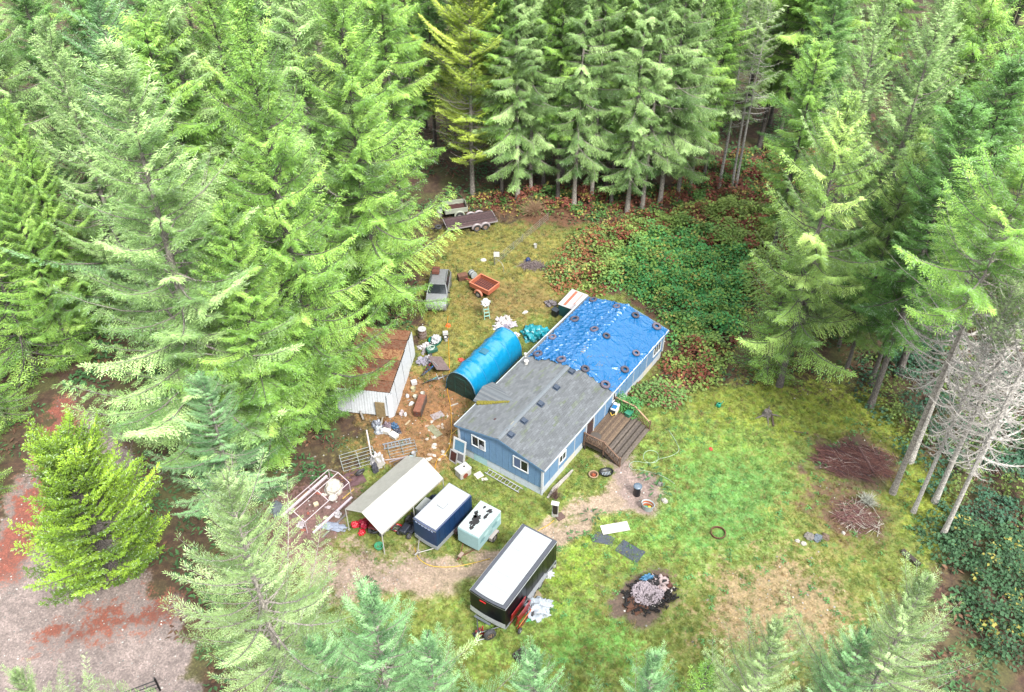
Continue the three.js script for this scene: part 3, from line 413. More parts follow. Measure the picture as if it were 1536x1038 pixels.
// ---------- tarpaulin, weighed down with tyres ----------
{
  const e0 = roofAt(797, 537), e1 = roofAt(917, 585), nx = 220, nz = 170;
  const tyrePx = [[763, 97], [870, 127], [955, 167], [1052, 218], [678, 186], [768, 232], [822, 261], [577, 268], [510, 345], [617, 371], [725, 412], [958, 340], [906, 415], [817, 485]].map(([X, Y]) => roofAt(640 + X / 3.0525, 420 + Y / 3.0525));
  const wrinkle = (x, z) => {
    let h = 0.035;
    if (z < 0.2) { const u = x * 0.55 + z * 1.0, w = x * 0.9 - z * 0.55; h += 0.11 * (1 - Math.abs(n2(u * 0.5, w * 1.9))) ** 3 + 0.07 * (1 - Math.abs(n2(u * 0.9 + 9, w * 4.2))) ** 4 * ss(0.4, -0.3, z); } // long slanting folds on the back slope
    const gx = Math.abs(((x + 0.12 * n2(x, z)) * 1.75) % 1 - 0.5), gz = Math.abs(((z + 0.1 * n2(z * 2, x)) * 1.9 + 20) % 1 - 0.5);   // old fold lines on the front slope
    h += (0.03 * ss(0.07, 0, gx) + 0.03 * ss(0.08, 0, gz)) * ss(-0.1, 0.5, z) * (0.5 + 0.5 * n2(x * 0.7, z * 0.7 + 30));
    h += 0.02 * n2(x * 1.3, z * 1.3 + 5) + 0.012 * n2(x * 4, z * 4);
    for (const t of tyrePx) { const dx = x - t.x, dz = z - t.z, d = Math.hypot(dx, dz), a = Math.atan2(dz, dx); if (d < 1.5) h += 0.1 * Math.abs(Math.sin(a * 3.5 + t.x)) ** 2 * ss(1.5, 0.45, d) * ss(0.2, 0.4, d) * (0.5 + n2(t.x, a * 2)); }
    return Math.max(0.018, h);
  };
  const g = sheet(nx, nz, (u, v) => {
    const z = lerp(-HW + 0.28, HW + 0.16, v), xs = lerp(e0.x, e1.x, ss(-0.05, 1, v)) + 0.22 * n2(v * 5, 3) + 0.1 * n2(v * 14, 8), xe = HL - 0.12 + 0.1 * n2(v * 6, 12), x = lerp(xs, xe, u);
    const over = Math.max(0, z - HW + 0.02); const edge = Math.max(ss(0.06, 0, u), ss(0.96, 1, v), ss(0.97, 1, u));
    return V(x, roofY(Math.min(z, HW)) + wrinkle(x, z) + 0.03 * edge * n2(x * 5, z * 5) - over * 0.7, z - over * 0.3);
  });
  const tarp = single('tarpaulin', 'creased bright blue tarpaulin spread over the roof of the mobile home', 'tarpaulin', g, new THREE.MeshPhysicalMaterial({ color: new THREE.Color(0.002, 0.078, 0.215), roughness: 0.36, side: THREE.DoubleSide, map: texGrime }));
  tarp.position.copy(HC); tarp.rotation.y = HT;
  const tg = tyreGeo(0.2, 0.095); let proto;
  const words = ['at the far back corner of', 'on the far edge of', 'on the far edge of', 'at the bramble side corner of', 'on the back slope of', 'on the back slope of', 'on the ridge of', 'low on the back slope of', 'at the shingle edge corner of', 'on the shingle edge of', 'on the shingle edge of', 'near the gutter of', 'near the gutter of', 'at the gutter corner of'];
  tyrePx.forEach((q, i) => {
    const t = thing('tyre_weight', 'old tyre lying ' + words[i] + ' the blue tarpaulin', 'tyre', 'tyres weighing down the blue tarpaulin');
    const s = 1 + 0.12 * Math.sin(i * 5); part(t, 'tread', tg, tyreMat(i)); 
    const w = q.clone().applyAxisAngle(V(0, 1, 0), HT).add(HC), n = Math.sign(q.z) * Math.atan((RIDGE - EAVE) / HW);
    t.position.set(w.x, q.y + 0.06, w.z); t.rotation.set(0, HT, 0); t.rotateX(n); t.scale.setScalar(s);
  });
}
function tyreMat(i) { return M(['#3c3844', '#4a4452', '#35323c', '#524c58'][i % 4], 0.8); }
function tyreGeo(R, r) { const pts = []; for (let i = 0; i <= 14; i++) { const a = i / 14 * Math.PI * 2 * 0.86 + Math.PI + 0.44; pts.push([R + 0.02 + r * Math.cos(a) * 1.0 + r * 0.15, r + r * 1.0 * Math.sin(a)]); } const g = mg(lathe(pts, 26)); g.userData.ready = true; return g; }
// ---------- deck with steps ----------
{
  const dk = thing('deck', 'weathered wooden deck with wide steps along the mobile home wall', 'deck'); dk.position.copy(HC); dk.rotation.y = HT;
  const x0 = -3.2, x1 = 0.95, z0 = HW - 0.18, zd = z0 + 1.6, top = 0.78, r = rng(4);
  const wood = ['#5f4f42', '#6a594a', '#57483d', '#71604f'].map((h) => M(h, 0.85, 0, { map: texWood })), dark = M('#3c332d', 0.9, 0, { map: texWood });
  const n = 10, w = (zd - z0) / n; for (let i = 0; i < n; i++) part(dk, 'plank', box(x1 - x0, 0.035, w - 0.012, (x0 + x1) / 2, top - 0.018 + (r() - 0.5) * 0.006, z0 + w * (i + 0.5)), wood[(r() * 4) | 0]);
  const grey = ['#5a534e', '#635b55', '#544d49'].map((h) => M(h, 0.88, 0, { map: texWood }));
  for (let s = 0; s < 4; s++) { // each step: riser board and two tread boards
    const y = top - 0.18 * (s + 1), z = zd + s * 0.34 + 0.17, st = part(dk, 'step', box(x1 - x0, 0.13, 0.025, (x0 + x1) / 2, y + 0.09, z - 0.16), dark);
    for (const k of [-1, 1]) part(st, 'plank', box(x1 - x0 + 0.04, 0.035, 0.15, (x0 + x1) / 2, y, z + 0.015 + k * 0.08), grey[(r() * 3) | 0]);
  }
  for (const x of [x0 + 0.02, (x0 + x1) / 2, x1 - 0.02]) { part(dk, 'stringer', [box(0.05, 0.3, 1.45, x, top - 0.2, (z0 + zd) / 2), quadBox(V(x, top - 0.36, zd), V(x, -0.1, zd + 1.3), 0.22, 0.05)], dark); for (const z of [z0 + 0.1, zd - 0.06]) part(dk, 'post', box(0.09, top + 0.08, 0.09, x, top / 2 - 0.08, z), dark); }
  const rail = M('#6d5546', 0.85, 0, { map: texWood }), pale = M('#a58a72', 0.85, 0, { map: texWood });
  for (const x of [x0 - 0.04, x1 + 0.06]) {
    const h = 0.85, rl = part(dk, 'railing', [box(0.11, 0.04, zd - z0, x, top + h, (z0 + zd) / 2), quadBox(V(x, top + h, zd), V(x, h - 0.12, zd + 1.3), 0.045, 0.1)], x < (x0 + x1) / 2 ? rail : pale);
    part(rl, 'lower_rail', [box(0.05, 0.07, zd - z0, x, top + 0.1, (z0 + zd) / 2), quadBox(V(x, top + 0.1, zd), V(x, 0.04, zd + 1.3), 0.06, 0.04)], rail);
    for (let i = 0; i <= 12; i++) part(rl, 'baluster', box(0.04, h - 0.06, 0.04, x, top + h / 2 + 0.02, lerp(z0 + 0.06, zd, i / 12)), rail);
    for (let i = 1; i <= 11; i++) { const t = i / 11; part(rl, 'baluster', box(0.04, h - 0.06, 0.04, x, lerp(top, -0.1, t) + h / 2 + 0.02, zd + 1.3 * t), rail); }
    for (const [z, y] of [[z0 + 0.05, top], [zd, top], [zd + 1.32, 0]]) part(rl, 'post', box(0.09, h + 0.1 + (y ? 0.3 : 0.05), 0.09, x, y + h / 2 - (y ? 0.14 : 0.02), z), rail);
  }
  // things on the deck
  const onDeck = (o, px, py, deg) => { const p = at(px, py, top + 0.003); o.position.copy(p); o.rotation.y = HT + deg * Math.PI / 180; return o; };
  const pc = onDeck(thing('pet_carrier', 'white and blue pet carrier with a yellow handle on the deck', 'pet carrier'), 922, 617, 8);
  part(pc, 'lower_shell', rbox(0.85, 0.3, 0.52, 0, 0.15, 0, 0.08), M('#b9b294', 0.5)); part(pc, 'upper_shell', rbox(0.82, 0.26, 0.5, 0.02, 0.42, 0, 0.1), M('#b8bcc0', 0.5)); part(pc, 'lid', rbox(0.4, 0.06, 0.36, -0.12, 0.56, 0, 0.03), M('#1f5d8c', 0.4)); part(pc, 'end_panel', box(0.03, 0.38, 0.4, -0.42, 0.26, 0), M('#2a2e33', 0.5)); part(pc, 'handle', tube([V(-0.43, 0.2, -0.16), V(-0.56, 0.1, 0), V(-0.43, 0.2, 0.16)], 0.025), M('#c8a83c', 0.5));
  const bx = onDeck(thing('storage_box', 'white cardboard storage box behind the pet carrier', 'box'), 932, 606, 5); part(bx, 'body', rbox(0.5, 0.62, 0.45, 0, 0.31, 0, 0.02), M('#b9bcc0', 0.7)); part(bx, 'lid', rbox(0.54, 0.06, 0.49, 0, 0.65, 0, 0.02), M('#c8cacc', 0.7));
  const gt = onDeck(thing('plastic_tote', 'dark green plastic tote beside the leafy bush on the deck', 'tote'), 944, 622, -8); part(gt, 'body', rbox(0.66, 0.3, 0.42, 0, 0.15, 0, 0.05), M('#1d5a46', 0.5)); part(gt, 'lid', rbox(0.7, 0.05, 0.46, 0, 0.32, 0, 0.02), M('#2a6b55', 0.45));
  const mt = single('door_mat', 'round dark mat lying in front of the deck door', 'mat', cyl(0.42, 0.42, 0.02, 0, 0.012, 0, 24), M('#47413d', 0.95)); onDeck(mt, 893, 655, 0);
}
// ---------- enclosed trailers ----------
const WHITE = '#94989c', offWhite = M('#8e9092', 0.55), silver = M('#7f858c', 0.4, 0.35), steel = M('#55585c', 0.5, 0.6), rusty = M('#5d3a2a', 0.85, 0.1, { map: texRust }), blackPaint = new THREE.MeshPhysicalMaterial({ color: new THREE.Color(0.003, 0.004, 0.006), roughness: 0.3, map: texGrime, specularIntensity: 0.45 });
function topShape(l, w, bulge) { const s = new THREE.Shape(); s.moveTo(l / 2, -w / 2); s.lineTo(l / 2, w / 2); s.lineTo(-l / 2, w / 2); s.quadraticCurveTo(-l / 2 - bulge * 2, 0, -l / 2, -w / 2); s.closePath(); return s; }
function slab(l, w, bulge, y0, y1, bev = 0.03) { const g = new THREE.ExtrudeGeometry(topShape(l - bev * 2, w - bev * 2, bulge), { depth: y1 - y0 - bev * 2, bevelEnabled: true, bevelSize: bev, bevelThickness: bev, bevelSegments: 2, curveSegments: 14 }); g.rotateX(-Math.PI / 2); g.translate(0, y0 + bev, 0); return g; }
function wheel(parent, R, w, x, y, z, hub = '#7c7a78', along = 'z') {
  const rx = along === 'z' ? Math.PI / 2 : 0, rz = along === 'x' ? Math.PI / 2 : 0, o = 0.5 * w * (z < 0 || (along === 'x' && x < 0) ? -1 : 1);
  const wh = part(parent, 'wheel', [lathe2(R, w, x, y, z, rx, rz)], rubber);
  part(wh, 'rim', [cyl(R * 0.58, R * 0.58, w * 0.82, x, y, z, 16, rx, 0, rz), cyl(R * 0.18, R * 0.2, w * 1.04, x, y, z, 10, rx, 0, rz)], M(hub, 0.5, 0.4)); return wh;
}
function lathe2(R, w, x, y, z, rx, rz) { const p = [[R * 0.56, -w / 2], [R * 0.9, -w / 2], [R, -w * 0.34], [R, w * 0.34], [R * 0.9, w / 2], [R * 0.56, w / 2], [R * 0.56, -w / 2]], g = lathe(p, 22); g.applyMatrix4(new THREE.Matrix4().makeRotationFromEuler(new THREE.Euler(rx, 0, rz)).setPosition(x, y, z)); return g; }
function place(o, x, z, deg) { o.position.set(x, gh(x, z), z); o.rotation.y = deg * Math.PI / 180; return o; }
function tongue(o, x, len, w, m = steel) { const e = V(x - len, 0.42, 0); part(o, 'hitch', [rod(V(x, 0.42, w), e, 0.035), rod(V(x, 0.42, -w), e, 0.035), box(0.3, 0.08, 0.1, x - len - 0.1, 0.44, 0), cyl(0.035, 0.035, 0.5, x - len + 0.12, 0.3, 0)], m); }
{
  const t = place(thing('enclosed_trailer', 'long black enclosed trailer with a white roof beside the gravel path', 'trailer'), 0.14, -32.85, 57), L = 5.65, W = 2.42;
  part(t, 'body', slab(L, W, 0.09, 0.52, 2.46), blackPaint); part(t, 'cove', slab(L - 0.02, W - 0.02, 0.09, 2.46, 2.53, 0.02), M('#3d4048', 0.35, 0.4));
  part(t, 'roof', slab(L - 0.3, W - 0.5, 0.07, 2.53, 2.575, 0.015), M('#868b8e', 0.5));
  for (let k = 1; k < 6; k++) part(t, 'roof_seam', box(0.05, 0.012, W - 0.52, -L / 2 + k * L / 6, 2.579, 0), M('#7a8083', 0.5));
  for (const s of [-1, 1]) { part(t, 'top_trim', box(L, 0.045, 0.03, 0, 2.43, s * (W / 2 + 0.012)), M('#9da1a5', 0.3, 0.5)); part(t, 'bottom_trim', box(L, 0.09, 0.03, 0, 0.55, s * (W / 2 + 0.012)), M('#8f9499', 0.3, 0.5)); }
  part(t, 'front_trim', bow(L, W, 0.09, 2.43, 0.045, 0.02), M('#9da1a5', 0.3, 0.5)); part(t, 'stone_guard', bow(L, W, 0.09, 0.78, 0.48, 0.014), M('#a3a7aa', 0.4, 0.1), 'bright metal stone guard round the front');
  part(t, 'marker_light', rbox(0.04, 0.09, 0.42, -L / 2 - 0.115, 2.2, -0.25, 0.02), M('#b01c20', 0.4));
  for (let k = 0; k < 9; k++) part(t, 'side_seam', box(0.02, 1.8, 0.012, -L / 2 + 0.5 + k * 0.6, 1.5, W / 2 + 0.004), M('#14161a', 0.35));
  for (const s of [-1, 1]) for (const x of [0.1, 0.95]) wheel(t, 0.35, 0.22, x, 0.35, s * (W / 2 - 0.04), '#a4a6a8');
  for (const s of [-1, 1]) part(t, 'fender', [box(2.0, 0.05, 0.2, 0.52, 0.78, s * (W / 2 + 0.1)), box(0.05, 0.3, 0.2, -0.46, 0.66, s * (W / 2 + 0.1)), box(0.05, 0.3, 0.2, 1.5, 0.66, s * (W / 2 + 0.1))], M('#8b8f94', 0.4, 0.4));
  part(t, 'axle', [rod(V(0.1, 0.35, -1), V(0.1, 0.35, 1), 0.05), rod(V(0.95, 0.35, -1), V(0.95, 0.35, 1), 0.05), box(L - 0.4, 0.1, 1.6, 0, 0.46, 0)], steel);
  tongue(t, -L / 2, 1.0, 0.8); part(t, 'jack', [cyl(0.045, 0.045, 0.75, -L / 2 - 0.75, 0.5, 0.14), cyl(0.1, 0.1, 0.05, -L / 2 - 0.75, 0.1, 0.14)], M('#7c2320', 0.5));
  part(t, 'step_bar', box(0.14, 0.04, 1.1, -L / 2 - 0.28, 0.62, -0.2), M('#60666c', 0.4, 0.5));
}
function bow(L, W, bulge, y, h, out) { const pts = []; for (let i = 0; i <= 14; i++) { const t = i / 14, b = 4 * t * (1 - t) * bulge; pts.push(V(-L / 2 - b - out, 0, lerp(-W / 2 - out, W / 2 + out, t))); } return sheet(14, 1, (u, v) => { const q = pts[Math.round(u * 14)]; return V(q.x, y + (v - 0.5) * h, q.z); }); }
{
  const t = place(thing('enclosed_trailer', 'dark blue enclosed trailer with a white roof hatch beside the white canopy', 'trailer'), -4.32, -37.31, 54), L = 3.52, W = 1.82;
  part(t, 'body', slab(L, W, 0.06, 0.82, 2.28), new THREE.MeshPhysicalMaterial({ color: new THREE.Color(0.006, 0.024, 0.075), roughness: 0.35, map: texGrime, specularIntensity: 0.6 })); part(t, 'lower_panel', slab(L + 0.01, W + 0.01, 0.06, 0.48, 0.84, 0.02), M('#83888d', 0.45, 0.2));
  part(t, 'cove', slab(L - 0.02, W - 0.02, 0.06, 2.28, 2.34, 0.02), M('#48506a', 0.35, 0.3)); part(t, 'roof', slab(L - 0.12, W - 0.14, 0.02, 2.34, 2.41, 0.03), M('#868a8e', 0.5));
  part(t, 'front_trim', bow(L, W, 0.06, 2.3, 0.05, 0.02), M('#9a9ea3', 0.4)); const h = part(t, 'roof_hatch', rbox(0.42, 0.07, 0.42, 0.05, 2.45, -0.05, 0.02), M('#a2a5a8', 0.5)); part(h, 'hatch_frame', box(0.5, 0.02, 0.5, 0.05, 2.417, -0.05), M('#6d7276', 0.5));
  for (let k = 0; k < 7; k++) part(t, 'side_seam', box(0.025, 1.42, 0.012, -L / 2 + 0.3 + k * 0.5, 1.56, W / 2 + 0.004), M('#10233f', 0.4));
  for (let k = 0; k < 6; k++) part(t, 'vent_slot', box(0.02, 0.05, 0.16, -L / 2 - 0.075 + Math.abs(k - 2.5) * 0.006, 2.18, -0.62 + k * 0.25), M('#8c97b8', 0.5));
  for (const s of [-1, 1]) { wheel(t, 0.32, 0.2, 0.3, 0.32, s * (W / 2 - 0.02)); part(t, 'fender', [box(0.85, 0.04, 0.2, 0.3, 0.72, s * (W / 2 + 0.1)), box(0.04, 0.24, 0.2, -0.12, 0.6, s * (W / 2 + 0.1)), box(0.04, 0.24, 0.2, 0.72, 0.6, s * (W / 2 + 0.1))], M('#4a3434', 0.6)); }
  part(t, 'axle', [rod(V(0.3, 0.32, -0.8), V(0.3, 0.32, 0.8), 0.05), box(L - 0.3, 0.09, 1.2, 0, 0.44, 0)], steel); tongue(t, -L / 2 + 0.02, 0.85, 0.6, M('#8c8a86', 0.5, 0.3));
  part(t, 'ramp_latch', [box(0.05, 0.5, 0.5, L / 2 + 0.06, 1.5, 0.2), rod(V(L / 2 + 0.04, 0.7, -0.6), V(L / 2 + 0.05, 2.2, -0.6), 0.02)], silver);
}
{
  const t = place(thing('box_trailer', 'small pale mint box trailer with black peeled patches on its roof', 'trailer'), -2.03, -36.75, 57), L = 2.52, W = 1.54;
  const mint = M('#7f9ca0', 0.55), peel = M('#0d0d10', 0.85);
  part(t, 'body', slab(L, W, 0.02, 0.5, 1.84, 0.07), mint); const rf = part(t, 'roof', slab(L - 0.04, W - 0.04, 0.02, 1.84, 1.9, 0.03), M('#868f91', 0.6));
  for (const [x, z, a, b, s] of [[-0.28, -0.12, 0.36, 0.2, 1], [-0.86, 0.02, 0.14, 0.11, 4], [0.28, -0.42, 0.12, 0.09, 7], [0.36, 0.26, 0.26, 0.08, 9], [0.82, 0.22, 0.13, 0.16, 12], [0.9, -0.22, 0.1, 0.06, 15], [0.05, -0.3, 0.16, 0.1, 18]]) part(rf, 'peeled_patch', blot(a * 1.25, b * 1.25, s, x, 1.9045, z), peel);
  for (let k = 0; k < 5; k++) part(t, 'side_patch', blot2(0.25 + 0.1 * Math.sin(k * 3), 0.16, k * 5, -0.8 + k * 0.45, 1.15 + 0.25 * Math.sin(k * 2.2), W / 2 + 0.004), M(['#5f8288', '#93b2b4', '#6f8f90'][k % 3], 0.7));
  part(t, 'edge_trim', [box(L, 0.05, 0.02, 0, 1.82, W / 2 + 0.006), box(0.05, 1.2, 0.02, L / 2 - 0.06, 1.2, W / 2 + 0.006)], M('#a6b4b6', 0.5));
  for (const s of [-1, 1]) { wheel(t, 0.3, 0.18, 0.25, 0.3, s * (W / 2 + 0.12), '#8f8a84'); part(t, 'fender', [rbox(0.78, 0.05, 0.24, 0.25, 0.68, s * (W / 2 + 0.13), 0.02), box(0.05, 0.26, 0.24, -0.14, 0.55, s * (W / 2 + 0.13)), box(0.05, 0.26, 0.24, 0.64, 0.55, s * (W / 2 + 0.13))], M('#8c8684', 0.5, 0.2)); }
  part(t, 'axle', [rod(V(0.25, 0.3, -0.8), V(0.25, 0.3, 0.8), 0.04), box(L - 0.2, 0.08, 1.1, 0, 0.46, 0)], steel); tongue(t, -L / 2, 0.95, 0.42, rusty); part(t, 'coupler_box', rbox(0.4, 0.14, 0.22, -L / 2 - 0.8, 0.5, 0, 0.03), M('#7a6a60', 0.7));
}
function blot(a, b, seed, x, y, z) { const s = new THREE.Shape(); for (let i = 0; i < 30; i++) { const t = i / 30 * Math.PI * 2, k = 1 + 0.4 * n2(Math.cos(t) * 1.6 + seed, Math.sin(t) * 1.6); s[i ? 'lineTo' : 'moveTo'](Math.cos(t) * a * k, Math.sin(t) * b * k); } s.closePath(); const g = new THREE.ShapeGeometry(s); g.rotateX(-Math.PI / 2); g.translate(x, y, z); return g; }
function blot2(a, b, seed, x, y, z) { const g = blot(a, b, seed, 0, 0, 0); g.rotateX(Math.PI / 2); g.translate(x, y, z); return g; }
// ---------- what stands round the black trailer ----------
{
  const sp = put(thing('spare_wheel', 'dusty spare wheel standing upright against the black trailer hitch', 'wheel'), 735, 957, 57); const w = wheel(sp, 0.37, 0.24, 0, 0.37, 0, '#8a7264', 'x'); sp.rotation.y = -1.1; for (let k = 0; k < 5; k++) part(w, 'hub_hole', cyl(0.03, 0.03, 0.3, 0, 0.37 + 0.13 * Math.sin(k * 1.257), 0.13 * Math.cos(k * 1.257), 8, 0, 0, Math.PI / 2), M('#17130f', 0.9));
  const g = put(thing('small_engine', 'red and black engine with white hoses under the trailer hitch', 'engine'), 718, 952, 30); part(g, 'engine_block', [rbox(0.34, 0.3, 0.3, 0, 0.25, 0), cyl(0.09, 0.09, 0.2, 0.1, 0.48, 0)], M('#5e1a1a', 0.5)); part(g, 'base_frame', box(0.6, 0.07, 0.5, 0, 0.05, 0), M('#1b1b1d', 0.6)); part(g, 'hose', tube([V(0.1, 0.4, 0.1), V(0.4, 0.3, 0.2), V(0.3, 0.08, 0.4), V(-0.1, 0.06, 0.35), V(-0.3, 0.05, 0.3)], 0.03), M('#8f9294', 0.5));
  // two red panels on a small wheeled cart
  const c = put(thing('red_cart', 'bright red steel cart with folded panels leaning on the black trailer', 'cart'), 782, 933, 57); const red = M('#6e0f1c', 0.4), red2 = M('#7a1016', 0.4);
  part(c, 'panel', box(1.5, 1.15, 0.04, 0.1, 0.8, -0.32, 0.12), red2); part(c, 'panel', box(1.35, 1.15, 0.04, 0.15, 0.76, 0.02, 0.16), red2); part(c, 'frame', [rod(V(-0.52, 0.14, 0.2), V(0.82, 0.14, 0.2), 0.025), rod(V(-0.52, 0.14, -0.4), V(-0.5, 1.4, -0.4), 0.025), rod(V(0.8, 0.1, 0.2), V(0.72, 1.35, 0), 0.025), rod(V(-0.52, 0.14, 0.2), V(-0.5, 1.32, 0.02), 0.025)], red);
  wheel(c, 0.19, 0.11, -0.62, 0.19, 0.3, '#a0a0a0'); wheel(c, 0.19, 0.11, 0.75, 0.19, 0.36, '#55504c'); 
  single('pole', 'orange pole leaning against the red cart', 'pole', rod(at(776, 944).setY(0.05), at(797, 924).setY(0.7), 0.03), M('#a8562c', 0.6)); 
  const gt = put(single('ground_sheet', 'crumpled pale grey plastic sheet in the grass beside the black trailer', 'plastic sheet', lump(0.78, 0.34, 0.62, 5, 0.45, 4), M('#878f98', 0.4)), 806, 914, 10);
  put(single('plastic_tray', 'small green plastic tray beside the red cart', 'tray', [rbox(0.4, 0.06, 0.22, 0, 0.05, 0)], M('#2f8a5a', 0.5)), 792, 930, 20);
  const names = [['bucket', 'white bucket beside the rear of the black trailer', 825, 856, 0.17, 0.36], ['bucket', 'tall white bucket behind the black trailer', 831, 850, 0.14, 0.42]];
  for (const [n, l, px, py, r, h] of names) bucketAt(l, px, py, r, h, '#9b9da0');
  put(single('rubbish_bag', 'white rubbish bag lying beside the black trailer fender', 'bag', lump(0.34, 0.3, 0.26, 9, 0.3, 3), M('#9c9fa3', 0.4)), 822, 862, 0);
  for (const [px, py, l] of [[813, 858, 'small tyre hanging by the rear side of the black trailer'], [818, 850, 'small tyre leaning at the rear corner of the black trailer']]) { const t = put(thing('tyre_scrap', l, 'tyre'), px, py, 57); part(t, 'tread', ring(0.22, 0.08, 0, 0.3, 0, 0.15, 0), rubber); }
  const cl = put(single('cardboard', 'flattened tan cardboard in the grass near the black trailer', 'cardboard', sheet(6, 6, (u, v) => V((u - 0.5) * 0.8, 0.04 + 0.05 * n2(u * 3, v * 3), (v - 0.5) * 0.55)), M('#7d705c', 0.9)), 802, 894, 30);
}
function bucketAt(label, px, py, r, h, color, group) { const b = put(thing('bucket', label, 'bucket', group), px, py, px * 3); part(b, 'shell', lathe([[r * 0.8, 0], [r, h], [r * 1.07, h], [r * 1.05, h - 0.03], [r * 0.93, h - 0.02], [r * 0.74, 0.03], [0.001, 0.03]], 18), M(color, 0.45)); part(b, 'handle', tube([V(-r, h, 0), V(-r * 0.7, h + 0.07, r * 0.5), V(0, h + 0.02, r * 1.15), V(r * 0.7, h + 0.07, r * 0.5), V(r, h, 0)], 0.008, 16, 4), steel); return b; }
